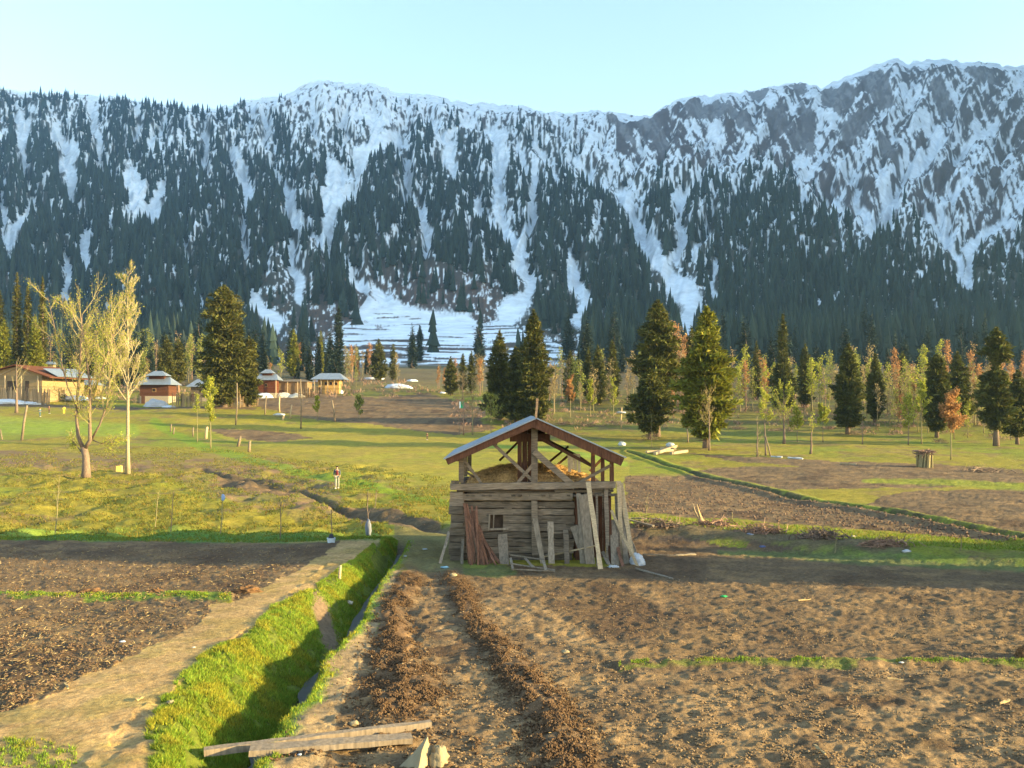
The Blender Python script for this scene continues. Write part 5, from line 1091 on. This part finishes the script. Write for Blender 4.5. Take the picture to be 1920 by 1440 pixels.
def house(pl, pr, base, eave, top, label, wall='palewood', wc=(1, 1, 1), tiers=1, over=.6, stone=0, win=2, porch=0, rz=0, group=None, metal='metal', dep=.75, name='village_house', lift=0):
    p = gpt((pl + pr) / 2, base); s = p.y / F; W = (pr - pl) * s; D_ = W * dep; he = (base - eave) * s; ht = (base - top) * s
    e = empty(name, p + Vector((0, 0, lift - .2)), label, 'house', group, rz); he += .2; ht += .2; x0, x1 = -W / 2, W / 2
    if stone: MB().box(x0, x1, 0, D_, -.3, he * stone, c=(.8, .75, .68)).build('stone_wall', M['stone'], e)
    mb = MB(); logbox(mb, x0 + .003, x1 - .003, .003, D_, he * stone if stone else -.3, he, .3, wc); mb.build('wall', M[wall], e)
    mb = MB()
    if tiers == 1: hip_roof(mb, x0 - over, x1 + over, -over, D_ + over, he, ht, W * .32)
    else: hip_roof(mb, x0 - over, x1 + over, -over, D_ + over, he, he + (ht - he) * .55, W * .22)
    rf = mb.build('roof', M[metal], e)
    if tiers == 2:
        z0 = he + (ht - he) * .42; mb = MB(); mb.box(x0 + W * .24, x1 - W * .24, D_ * .28, D_ * .72, z0, he + (ht - he) * .68, c=(.7, .5, .4)); mb.build('upper_storey', M['brownwood'], e)
        mb = MB(); hip_roof(mb, x0 + W * .14, x1 - W * .14, D_ * .15, D_ * .85, he + (ht - he) * .66, ht, W * .22); mb.build('upper_roof', M[metal], rf)
    for k in range(win):
        xx_ = x0 + W * (k + .6) / (win + .2); ww = min(.5, W * .07); wf = MB(); zc = he * .72; wf.box(xx_ - ww, xx_ + ww, -.06, .02, zc - .45, zc + .40, c=(.9, .7, .5)); w_ = wf.build('window', M['palewood'], e)
        MB().box(xx_ - ww * .8, xx_ + ww * .8, -.07, -.062, zc - .35, zc + .30, c=(.35, .35, .4)).build('pane', M['darkwood'], w_)
    dx = x0 + W * .12; MB().box(dx - .4, dx + .4, -.08, .0, -.2, min(1.9, he * .8), c=(1, 1, 1)).build('door', M['brownwood'], e)
    for k in range(porch):
        xx_ = x0 - over * .4 + (W + over * .8) * k / (porch - 1); mb = MB(); mb.bar((xx_, -over * .7, -.3), (xx_, -over * .7, he), .18, .18, c=(1.1,) * 3); mb.build('post', M['palewood'], e)
    return e
# big gabled log house at the left
p = gpt(28, 752); s = p.y / F; W = 150 * s; e = empty('village_house', p + Vector((0, 0, -.2)), 'big sunlit log house with a brown gable roof at the left edge', 'house', rz=D2R(-6)); h0 = 52 * s; h1 = 72 * s; D_ = W * .9
mb = MB(); logbox(mb, -W / 2, W * .36, 0, D_, -.3, h0, .35, (.72, .68, .58)); mb.build('wall', M['palewood'], e)
mb = MB(); xm = 5 * s
mb.add([(-W / 2, .05, h0), (W * .36, .05, h0), (xm, .05, h1 - .3), (-W / 2, .25, h0), (W * .36, .25, h0), (xm, .25, h1 - .3)], [(0, 1, 4, 3), (1, 2, 5, 4), (2, 0, 3, 5)], [(0, 2, 1), (3, 4, 5)], c=(.9, .8, .6)); mb.build('gable', M['palewood'], e)
mb = MB()
for (xe, ze) in ((-W / 2 - 1.5, h0 - .35), (W / 2 + .2, h0 - .45)):
    d_ = 1 if xe > 0 else -1; V = [(xm, -1.3, h1), (xe, -1.3, ze), (xe, D_ + 1, ze), (xm, D_ + 1, h1)]; V += [(a, b, z - .22) for a, b, z in V]; mb.add(V, [(0, 1, 2, 3), (7, 6, 5, 4), (0, 4, 5, 1), (1, 5, 6, 2), (2, 6, 7, 3), (3, 7, 4, 0)], c=(1.3, 1.0, .8))
rf = mb.build('roof', M['brownwood'], e)
mb = MB(); V = [(xm + W * .28, D_ * .1, h1 - .9), (W / 2 + .1, D_ * .1, h0 - .27), (W / 2 + .1, D_ + 1, h0 - .27), (xm + W * .16, D_ + 1, h1 - .42)]; mb.add(V + [(a, b, z + .12) for a, b, z in V], [(4, 5, 6, 7), (0, 3, 2, 1), (0, 1, 5, 4), (1, 2, 6, 5), (2, 3, 7, 6), (3, 0, 4, 7)]); mb.build('snow_sheet', M['metal'], rf)
for x in (-.3, -.1, .12, .34): MB().bar((x * W, -.9, -.3), (x * W, -.9, h0 - .1), .2, .2, c=(1.1,) * 3).build('post', M['palewood'], e)
MB().box(W * .14, W * .19, -.1, -.02, .2, h0 * .8, c=(.9,) * 3).build('door', M['darkwood'], e)
MB().box(-W * .1, W * .02, -.1, -.02, h0 * .45, h0 * .8, c=(.9,) * 3).build('window', M['darkwood'], e)
mb = MB(); mb.bar((xm, -.1, h0), (xm, -.1, h1 - .4), .22, .2); mb.bar((xm, -.12, h1 - .6), (W * .22, -.12, h0 + .1), .2, .2); mb.bar((xm, -.12, h1 - .6), (-W * .2, -.12, h0 + .1), .2, .2); mb.build('gable_frame', M['palewood'], e)
house(122, 178, 742, 721, 708, 'low long shed with a flat looking grey roof beside the big house', 'palewood', (.9, .8, .6), 1, .5, 0, 2, 0, dep=.5)
house(262, 316, 752, 716, 690, 'two tiered roof house with brown upper wall on a stone base', 'brownwood', (.95, .85, .85), 2, .9, .42, 1, 0)
house(358, 398, 748, 720, 706, 'small house with a blue grey hip roof half behind the massive fir', 'oldwood', (.9, .9, .9), 1, .9, .3, 1, 0)
house(482, 516, 744, 710, 690, 'red brown house with stacked bluish roofs right of the slim fir', 'brownwood', (1.2, .85, .75), 2, .9, .3, 1, 2)
house(522, 576, 742, 713, 709, 'open pale timber shed between the red brown and the hip roofed house', 'palewood', (.6, .5, .42), 1, .4, 0, 0, 4, metal='oldwood', name='timber_shed')
house(596, 636, 736, 709, 697, 'hip roofed house with a bright yellow front at the village end', 'palewood', (1.3, 1.05, .6), 1, 1.6, .0, 4, 5)
house(86, 100, 742, 684, 679, 'narrow pale hut showing its snowy roof behind the big house', 'palewood', (.8, .8, .8), 1, .5, 0, 0, 0, name='village_hut')
# board fences, snow patches
def fence(x0, r0, x1, r1, hpx, label, mat='palewood', gap=.25, c0=.75):
    a = gpt(x0, r0); b = gpt(x1, r1); n = max(4, int((b - a).length / gap)); mb = MB()
    for k in range(n):
        t = (k + rg.uniform(0, .5)) / n; q = a.lerp(b, t); q.z = float(gz(q.x, q.y)[0]); h = hpx * q.y / F * rg.uniform(.7, 1.1); mb.bar(Vector(q) - a - Vector((0, 0, .1)), Vector(q) - a + Vector((rg.uniform(-.25, .25), 0, h)), rg.uniform(.10, .24), .05, up=(0, 1, 0), c=np.array((1, .9, .8)) * rg.uniform(c0 * .6, c0 * 1.5))
    e = empty('board_fence', a, label, 'fence'); mb.build('boards', M[mat], e); m2 = MB(); m2.bar(Vector((0, .08, hpx * a.y / F * .55)), b - a + Vector((0, .08, hpx * b.y / F * .55)), .06, .1); m2.build('rail', M['greywood'], e)
fence(-20, 753, 94, 755, 30, 'ragged board fence in front of the big log house')
fence(96, 750, 124, 748, 26, 'dark narrow board fence between big house and long shed', 'greywood')
fence(250, 752, 320, 751, 16, 'bluish board fence under the two tiered house', 'greywood')
fence(322, 760, 378, 760, 26, 'leaning stick fence between the two tiered house and the sapling')
fence(400, 764, 452, 765, 30, 'tall pale board fence at the foot of the massive fir')
fence(452, 764, 484, 758, 22, 'broken pale fence right under the slim fir')
fence(560, 744, 600, 742, 18, 'low dark fence between the shed and the hip roofed house', 'oldwood')
def snowp(x, r, wpx, hpx, label, seed, c=(1, 1, 1)):
    p = gpt(x, r); s = p.y / F; return blob('snow_patch', p - Vector((0, 0, .1)), wpx * s / 2, wpx * s * .35, hpx * s + .1, 'snow', label, 'snow', seed, .3, n=16, c=c, flat=True)
snowp(18, 755, 60, 9, 'long snow bank under the fence of the big log house', 1); snowp(60, 754, 50, 6, 'low snow patch right of the stout bare tree', 2); snowp(145, 747, 50, 9, 'snow patch before the long grey roofed shed', 3); snowp(188, 744, 22, 4, 'small snow patch right of the forked willow trunk', 4)
snowp(291, 758, 44, 13, 'dirty grey snow mound before the two tiered house', 5, (.75, .72, .70)); snowp(318, 759, 26, 3, 'thin white tail of snow right of the dirty mound', 6); snowp(452, 755, 24, 8, 'snow patch seen through the fence under the slim fir', 7)
snowp(496, 744, 34, 9, 'clean snow mound before the red brown house', 8); snowp(531, 743, 30, 9, 'yellow tinted snow mound, left one before the timber shed', 9, (1, .9, .7)); snowp(556, 743, 34, 8, 'yellow tinted snow mound, right one before the timber shed', 10, (1, .9, .7)); snowp(624, 735, 42, 13, 'big snow heap against the hip roofed house', 11)
snowp(746, 728, 50, 8, 'broad snow patch on the field right of the village', 12); snowp(772, 718, 22, 4, 'small snow patch above the broad one', 13); snowp(700, 712, 40, 4, 'thin snow strip behind the plump fir', 14); snowp(612, 716, 50, 5, 'far snow strip behind the hip roofed house', 15); snowp(830, 736, 12, 3, 'tiny snow patch left of the three small firs', 16)
# white sheet on a stump, posts, flag
p = gpt(523, 786); s = p.y / F; e = empty('white_tarp', p, 'white sheet draped over a post on the field edge before the sheds', 'sheet'); blob('sheet', (0, 0, .9), 1.1, .5, .25, 'plastic', None, None, 5, .4, parent=e); MB().bar((.7, 0, -.1), (.9, 0, .9), .25, .25).build('post', M['palewood'], e)
for (x0, r0, x1, r1, w_, lb) in ((386, 820, 388, 797, 6, 'white topped stump post left of the small meadow tree'), (446, 836, 450, 816, 6, 'leaning pale stump post beside the green path'), (467, 848, 468, 826, 6, 'crooked pale stump post right of the leaning one'), (362, 815, 362, 797, 3, 'thin grey fence post left of the thin sapling'), (325, 812, 326, 798, 3, 'short pale fence post at the green path corner'), (320, 805, 321, 790, 3, 'thin post at the top of the green path'), (41, 828, 50, 762, 5, 'long pale pole leaning right before the big house'), (4, 826, 0, 806, 3, 'short pole at the left edge of the meadow'), (442, 795, 444, 716, 3, 'tall straight pole beside the massive fir fence'), (497, 776, 499, 740, 3, 'thin pale post before the clean snow mound'), (564, 800, 563, 706, 3, 'tall thin pole standing before the timber shed'), (628, 789, 622, 748, 4, 'leaning pole in the brown field'), (524, 772, 524, 742, 3, 'thin post behind the white sheet'), (544, 782, 547, 755, 3, 'thin leaning post right of the white sheet'), (1445, 858, 1436, 820, 3, 'stick propped against the stunted bare tree'), (1290, 828, 1288, 800, 3, 'crooked dark stick left of the big sunlit pine'), (1165, 805, 1166, 765, 3, 'thin post holding a white sheet beyond the hut roof')):
    stake('post', x0, r0, x1, r1, w_, lb, 'palewood' if 'white' in lb else 'oldwood', 'post', c=(1.2, 1.15, 1.05), tp=.8)
e = empty('flag_pole', gpt(861, 812), 'thin flag pole with a small green and white flag left of the dark firs', 'flag'); s = e.location.y / F
mb = MB(); mb.tube([(0, 0, -.1), (0, 0, 64 * s)], [.05, .03], 5); mb.build('pole', M['greywood'], e)
fl = MB()
for (a, b_, c_) in ((0, .22, (.9, .9, .9)), (.22, .75, (.02, .32, .16))):
    fl.box(a, b_, -.01, .01, 50 * s, 63 * s, c=c_)
fl.build('flag', M['plain'], e)
# things in the right meadow
p = gpt(1166, 834); blob('white_tarp', p + Vector((0, 0, .2)), .5, .35, .32, 'plastic', 'grey white tarpaulin heap beyond the right eave of the hut', 'tarpaulin', 21, .5)
p = gpt(1257, 838); blob('white_tarp', p + Vector((0, 0, .2)), .6, .45, .34, 'plastic', 'smooth white tarpaulin mound beside the bleached logs', 'tarpaulin', 22, .2)
p = gpt(1166, 766); blob('white_sheet', gpt(1165, 805) + Vector((0, 0, 2.6)), .8, .4, .2, 'plastic', 'white sheet spread on a thin post beyond the hut roof', 'sheet', 23, .4)
brush(1222, 822, 40, 16, 'dark brush and roots piled round the foot of the short bushy fir', 90, 6, 'trunk'); brush(975, 806, 60, 22, 'grey brown twig pile under the dark fir clump', 120, 7)
for (x, r, w_, h_) in ((1060, 798, 40, 9), (1100, 800, 50, 12), (1150, 800, 50, 12), (1020, 802, 40, 10)): brush(x, r, w_, h_, 'pale brushwood hedge behind the hut roof, ' + {1060: 'left of its middle', 1100: 'its middle stretch', 1150: 'its right stretch', 1020: 'its leftmost stretch'}[x], 80, int(x), 'redtwig')
for k, (x0, r0, x1, r1, w_, lb) in enumerate(((1212, 850, 1262, 848, 5, 'long bleached log lying left in the bleached log pile'), (1228, 854, 1268, 842, 5, 'bleached log slanting up across the log pile'), (1240, 843, 1266, 846, 5, 'short bleached log at the back of the log pile'), (1258, 852, 1288, 850, 6, 'bright cut log at the right end of the log pile'))): ground_bar('bleached_log', x0, r0, x1, r1, w_, lb, 'palewood', 'log', .28, .15, .3 + .1 * (k == 1))
for (x0, r0, x1, r1, w_, lb) in ((1446, 860, 1466, 861, 5, 'small cream board lying left of the bright white one'), (1478, 861, 1505, 862, 12, 'bright white board lying on the brown patch'), (1576, 872, 1606, 874, 6, 'grey flat stones lying left of the brushwood pen'), (1820, 880, 1828, 879, 5, 'small pale board right of the brushwood pen')): ground_bar('board', x0, r0, x1, r1, w_, lb, 'plastic' if 'white' in lb else 'palewood', 'board', .12, .08, j=.03)
# brushwood pen near the right
p = gpt(1733, 876); s = p.y / F; e = empty('brushwood_pen', p, 'round pen of upright sticks capped with brushwood in the right meadow', 'pen'); mb = MB()
for k in range(34): a_ = k / 34 * 6.283; r0 = 14 * s * rg.uniform(.85, 1.05); mb.tube([(math.cos(a_) * r0, math.sin(a_) * r0, -.1), (math.cos(a_ + .2) * r0 * .95, math.sin(a_ + .2) * r0 * .95, 28 * s * rg.uniform(.8, 1.05))], [.07, .05], 4, c=shade(.5, 1.5))
mb.build('stick_wall', M['twig'], e); mb = MB()
for k in range(80): a_ = rg.rand() * 6.3; c_ = np.array((math.cos(a_), math.sin(a_), 0)) * 14 * s * rg.uniform(.2, 1.1); d_ = unit(np.array((rg.normal(), rg.normal(), rg.normal() * .15))) * 9 * s; c_[2] = 27 * s + rg.uniform(-.2, .25); mb.tube([c_ - d_, c_ + d_], [.05, .03], 3, c=shade(.6, 1.4))
mb.build('brush_cap', M['redtwig'], e)
brush(1420, 858, 22, 16, 'small pile of sticks at the foot of the stunted bare tree', 30, 9, 'twig'); brush(1600, 812, 50, 10, 'dark brush at the foot of the dark columnar fir', 70, 10, 'trunk'); brush(1760, 826, 40, 12, 'pale branch heap left of the bright orange tree foot', 60, 11); brush(1840, 884, 100, 8, 'low dark brush line at the edge of the right field', 90, 12, 'trunk')
for (x, r, w_, h_, lb) in ((1455, 803, 60, 6, 'low brush line behind the gnarled tree'), (1560, 800, 50, 6, 'low brush line left of the dark columnar fir'), (1380, 800, 60, 6, 'low brush line right of the big sunlit pine'), (1690, 800, 60, 6, 'low brush line behind the tall pale trunk tree')): brush(x, r, w_, h_, lb, 60, int(x))

# ------------------------------------------------------------------ countless small things
rng = np.random.RandomState(77)
def gp(px, row):
    dz, Y = features(px, row); return np.stack([(px - CX) / F * Y, Y, EYE + y2z(Y) + dz], 1)
def blades(name, px, row, h0, h1, wd_, mat, label, lean_=.5, tints=(.6, 1.4), cat='grass'):
    P0 = gp(px, row); n = len(P0); h = rng.uniform(h0, h1, n) ; a = rng.rand(n) * 6.283; w_ = wd_ * (1 + P0[:, 1] / 25)
    d = np.stack([np.cos(a) * w_, np.sin(a) * w_, np.zeros(n)], 1); tip = P0 + np.stack([rng.normal(0, lean_, n) * h, rng.normal(0, lean_, n) * h, h], 1)
    V = np.stack([P0 - d - (0, 0, .01), P0 + d - (0, 0, .01), tip], 1).reshape(-1, 3); pn = fbm(P0[:, 0] * 2.5, P0[:, 1] * 2.5, 601, 3); h_ = .6 + .8 * fbm(P0[:, 0] * 5, P0[:, 1] * 5, 603, 2); tip[:, 2] = P0[:, 2] + (tip[:, 2] - P0[:, 2]) * h_; V = np.stack([P0 - d - (0, 0, .01), P0 + d - (0, 0, .01), tip], 1).reshape(-1, 3); t = (rng.uniform(*tints, n) * (.6 + .8 * h_ / 1.0 * .9))[:, None] * np.stack([.65 + .5 * rng.rand(n) + .35 * sm(.5, .7, pn), np.ones(n), np.ones(n)], 1)
    return tag(mesh(name, V, Ft=np.arange(3 * n).reshape(-1, 3), mats=M[mat], col=np.repeat(t, 3, 0)), label, cat, kind='stuff')
n = 150000; rw = 1500 - (rng.rand(n) ** .9) * 490; u = rng.rand(n); px = lx(BANKL, rw) - 10 + u * (lx(DITCH, rw) - lx(BANKL, rw) + 4)
k_ = (np.hypot((px - 612 - (rw - 1150) * .5) / 20, (rw - 1150) / 30) > .7 + .6 * rng.rand(n)) & (fbm(px / 16, rw / 10, 501, 3) > .34 + .12 * sm(1330, 1400, rw)); HF = .55 + .9 * fbm(px / 20, rw / 12, 502, 2)
blades('grass', px[k_], rw[k_], .02, .065, .005, 'grass', 'fresh bright green grass covering the bank of the ditch')
n = 26000; rw = rng.uniform(1015, 1470, n); px = lx(DITCH, rw) + (.14 + np.abs(rng.normal(0, .13, n))) * F / row2y(rw)
blades('grass', px, rw, .02, .06, .005, 'grass', 'thin green grass on the right lip of the ditch')
def inp(P, n, y0=840, y1=1450):
    xs = [q[0] for q in P]; ys_ = [q[1] for q in P]; x = rng.uniform(min(xs), max(xs), n); y = rng.uniform(min(ys_), max(ys_), n); k = inpoly(x, y, P); return x[k], y[k]
x, y = inp([(-60, 840), (400, 840), (860, 900), (860, 985), (740, 1000), (-60, 1000)], 80000); k_ = (soilmask(x, y) < .5) & (fbm(x / 30, y / 9, 503, 3) > .42)
blades('dry_grass', x[k_], y[k_], .04, .14, .010, 'drygrass', 'tussocky dry yellow grass of the left meadow', .6)
x, y = inp([(1180, 965), (1400, 980), (1920, 1018), (1980, 1050), (1700, 1040), (1450, 1014), (1180, 998)], 30000)
blades('grass', x, y, .03, .10, .008, 'grass', 'green grass of the strip beyond the right field', .6, (.5, 1.1))
x, y = inp([(-40, 996), (700, 1000), (745, 1020), (640, 1020), (-40, 1012)], 14000); blades('grass', x, y, .03, .08, .008, 'grass', 'short green grass along the far edge of the left field', .6, (.4, .8))
for P_, w_ in (([(-60, 1117), (0, 1118), (200, 1122), (330, 1123), (430, 1134)], 4), ([(1160, 1247), (1330, 1241), (1560, 1243), (1940, 1244)], 3)):
    n = 6500 if w_ == 4 else 3600; t = rng.rand(n) * (len(P_) - 1); i = t.astype(int); P_ = np.array(P_, float); q = P_[i] + (P_[np.minimum(i + 1, len(P_) - 1)] - P_[i]) * (t - i)[:, None]
    kk = fbm(q[:, 0] / 25, q[:, 0] * 0, 507, 2) > .38; q = q[kk]; blades('grass', q[:, 0], q[:, 1] + rng.normal(0, w_ * .5, len(q)), .015, .04, .006, 'grass', 'thin grass line across the ' + ('left field' if w_ == 4 else 'right field'))
x, y = inp([(-60, 1400), (60, 1402), (140, 1425), (170, 1500), (-60, 1500)], 9000); k_ = fbm(x / 14, y / 8, 541, 3) > .5; blades('grass', x[k_], y[k_], .015, .045, .005, 'grass', 'sparse green grass at the bottom left corner')
OV = np.array([(1, 0, 0), (-1, 0, 0), (0, 1, 0), (0, -1, 0), (0, 0, 1), (0, 0, -1)], float); OF = np.array([(0, 2, 4), (2, 1, 4), (1, 3, 4), (3, 0, 4), (2, 0, 5), (1, 2, 5), (3, 1, 5), (0, 3, 5)])
def clods(name, px, row, s0, s1, mat, label, rgb=(1, 1, 1), flat=.7, cat='soil', up=.3, power=2.2):
    P0 = gp(px, row); n = len(P0); s = s0 + (s1 - s0) * rng.rand(n) ** power; A = rng.normal(0, 1, (n, 3, 3)); 
    V = OV[None] * (1 + rng.uniform(-.35, .35, (n, 6, 1))); a = rng.rand(n) * 6.3; ca, sa = np.cos(a)[:, None], np.sin(a)[:, None]
    V = np.stack([V[..., 0] * ca - V[..., 1] * sa * .75, V[..., 0] * sa + V[..., 1] * ca * .75, V[..., 2] * flat], -1) * s[:, None, None] + P0[:, None] + (0, 0, 1) * (s * up)[:, None, None]
    c_ = rng.uniform(.75, 1.25, n)[:, None] * np.array(rgb); return tag(mesh(name, V.reshape(-1, 3), Ft=(OF[None] + np.arange(n)[:, None, None] * 6).reshape(-1, 3), mats=M[mat], col=np.repeat(c_, 6, 0), smooth=False), label, cat, kind='stuff')
M['dirt'] = surf('dirt_clod', None, 30, .7, 1.3, .4, .01)
x, y = inp([(-60, 1020), (600, 1024), (540, 1120), (430, 1150), (300, 1270), (-60, 1420)], 30000); k_ = (soilmask(x, y) > .5) & (fbm(x / 40, y / 12, 523, 3) > .38 + .15 * rng.rand(len(x)))
clods('dirt', x[k_], y[k_], .01, .04, 'dirt', 'crumbled brown clods of the left ploughed field', (.13, .08, .045), .5)
x, y = inp([(760, 1075), (1190, 1060), (1980, 1075), (1980, 1480), (600, 1480), (660, 1300)], 40000); k_ = (soilmask(x, y) > .5) & (fbm(x / 40, y / 14, 521, 3) > .42 + .15 * rng.rand(len(x)))
clods('dirt', x[k_], y[k_], .006, .035, 'dirt', 'crumbled clods of the right ploughed field', (.17, .112, .06), .5)
x, y = inp([(1172, 895), (1290, 893), (1560, 945), (1920, 1016), (1920, 1020), (1400, 972), (1172, 960)], 9000); clods('dirt', x, y, .03, .10, 'dirt', 'clods of the ploughed strip beyond the grass', (.14, .09, .06))
def along(P_, n):
    P_ = np.array(P_, float); L_ = np.r_[0, np.cumsum(np.hypot(*(np.diff(P_[:, :2], axis=0)).T))]; t = rng.rand(n) * L_[-1]; x = np.interp(t, L_, P_[:, 0]); y = np.interp(t, L_, P_[:, 1]); w_ = np.interp(t, L_, P_[:, 2]); return x + rng.normal(0, .62, n) * w_, y + rng.normal(0, .5, n) * w_ * .6
for P_, lb in ((DUNG1, 'left'), (DUNG2, 'right')):
    x, y = along(P_, 42000); k_ = (fbm(x / 16, y / 9, 509, 3) > .44) & (y < 1470); clods('dung', x[k_], y[k_], .005, .024, 'clod', 'dark brown crumbly dung heaped in the %s row' % lb, (1, 1, 1), .8, 'dung', .9)
x, y = inp([(500, 1370), (900, 1370), (900, 1470), (500, 1470)], 2500); k_ = fbm(x / 30, y / 14, 511, 2) > .58; clods('dung', x[k_], y[k_], .01, .04, 'clod', 'scattered dung crumbs around the ditch planks', cat='dung')
for (xc, yc, w_, h_, lb) in ((465, 1120, 26, 12, 'brown heap of dug soil at the end of the left grass line'), (168, 1116, 24, 8, 'low brown heap on the left grass line'), (292, 1116, 16, 8, 'smallest brown heap on the left grass line'), (1925, 1230, 18, 26, 'dark dung heap cut by the right edge of the view')):
    p = gpt(xc, yc); s = p.y / F; blob('soil_heap', p - Vector((0, 0, .03)), w_ * s, w_ * s * .7, h_ * s, 'clod', lb, 'soil heap', int(xc) % 30, .6, n=20, flat=True, freq=4, c=(1.4, 1.3, 1.2))
# stubble and straw
x, y = inp([(-60, 1022), (600, 1028), (540, 1120), (430, 1150), (300, 1270), (60, 1400), (-60, 1420)], 9000); k_ = soilmask(x, y) > .5; P0 = gp(x[k_], y[k_]); n = len(P0); A = unit(np.stack([rng.normal(0, 1, n), rng.normal(0, 1, n), np.abs(rng.normal(0, .45, n))], 1)); B = unit(np.cross(A, rng.normal(0, 1, (n, 3)))); l_ = rng.uniform(.01, .05, (n, 1)) * (.6 + P0[:, 1:2] / 24)
V, q, t = leaves(P0 + (0, 0, .025), A * l_, B * .005 * (.6 + P0[:, 1:2] / 22), rng.uniform(.35, 1.0, (n, 1)) * np.ones((1, 3)))
tag(mesh('stubble', V, q, mats=M['straw'], col=t), 'broken corn stubble strewn over the left ploughed field', 'stubble', kind='stuff')
x, y = inp([(700, 1080), (1980, 1075), (1980, 1480), (600, 1480)], 1700); P0 = gp(x, y); n = len(P0); A = unit(np.stack([rng.normal(0, 1, n), rng.normal(0, 1, n), np.abs(rng.normal(0, .3, n))], 1)); B = unit(np.cross(A, rng.normal(0, 1, (n, 3))))
V, q, t = leaves(P0 + (0, 0, .02), A * rng.uniform(.008, .035, (n, 1)), B * .004, rng.uniform(.5, 1.2, (n, 1)) * np.ones((1, 3)))
tag(mesh('straw', V, q, mats=M['straw'], col=t), 'bits of straw scattered over the right ploughed field', 'straw', kind='stuff')

def shrubs(name, px, row, hpx, m, mat, label, spread=.5, thin=.012, up=1.0):
    P0 = gp(px, row); n = len(P0); h = hpx * P0[:, 1] / F * rng.uniform(.5, 1.3, n); h = h.repeat(m); c = P0.repeat(m, 0); w_ = h * spread
    A = unit(np.stack([rng.normal(0, .55, n * m), rng.normal(0, .55, n * m), up * np.ones(n * m)], 1)); c = c + np.stack([rng.normal(0, 1, n * m) * w_, rng.normal(0, 1, n * m) * w_, h * rng.uniform(.1, .7, n * m)], 1)
    B = unit(np.cross(A, rng.normal(0, 1, A.shape))); V, q, t = leaves(c, A * (h * .38)[:, None], B * (thin * P0[:, 1] / 40).repeat(m)[:, None], rng.uniform(.5, 1.5, (n * m, 1)) * np.ones((1, 3)))
    return tag(mesh(name, V, q, mats=M[mat], col=t), label, 'undergrowth', kind='stuff')
x, y = inp([(840, 745), (1930, 738), (1930, 822), (1600, 812), (1400, 806), (850, 806)], 1500, 738, 822); k_ = fbm(x / 30, y / 6, 531, 3) > .48
shrubs('undergrowth', x[k_], y[k_], 8, 16, 'redtwig', 'low brown scrub and brush covering the valley floor under the trees')
x, y = inp([(-20, 735), (700, 712), (840, 738), (700, 745), (480, 745), (-20, 752)], 420, 712, 755); shrubs('undergrowth', x, y, 10, 18, 'redtwig', 'grey brown scrub between and behind the village houses')
x, y = inp([(150, 870), (640, 890), (860, 985), (620, 985), (400, 940), (100, 900)], 260, 860, 990); k_ = fbm(x / 30, y / 9, 533, 2) > .5; shrubs('dry_weeds', x[k_], y[k_], 5, 12, 'redtwig', 'dry brown weeds in the boggy hollows of the left meadow', .8, .006)
x, y = inp([(1180, 996), (1350, 1000), (1700, 1036), (1930, 1046), (1930, 1062), (1500, 1040), (1180, 1012)], 420, 990, 1062); shrubs('dry_weeds', x, y, 7, 14, 'trunk', 'matted dead weeds along the brushy berm', .9, .006, .5)
# ------------------------------------------------------------------ the air of the valley

me = bpy.data.meshes.new('haze'); bx0, bx1, by0, by1, bz0, bz1 = -3000, 3600, -40, 3700, -6, 2150
me.from_pydata([(x, y, z) for x in (bx0, bx1) for y in (by0, by1) for z in (bz0, bz1)], [], MB.BQ); me.update()
ho = bpy.data.objects.new('haze', me); COL.objects.link(ho); tag(ho, 'thin blue evening haze filling the valley', 'haze', kind='stuff')
mh = bpy.data.materials.new('haze'); mh.use_nodes = True; n_ = mh.node_tree; n_.nodes.remove(n_.nodes['Principled BSDF'])
pv = n_.nodes.new('ShaderNodeVolumePrincipled'); pv.inputs['Color'].default_value = (.38, .68, 1, 1); pv.inputs['Density'].default_value = 1.35e-4; pv.inputs['Anisotropy'].default_value = .5
n_.links.new(pv.outputs[0], n_.nodes['Material Output'].inputs['Volume']); me.materials.append(mh)
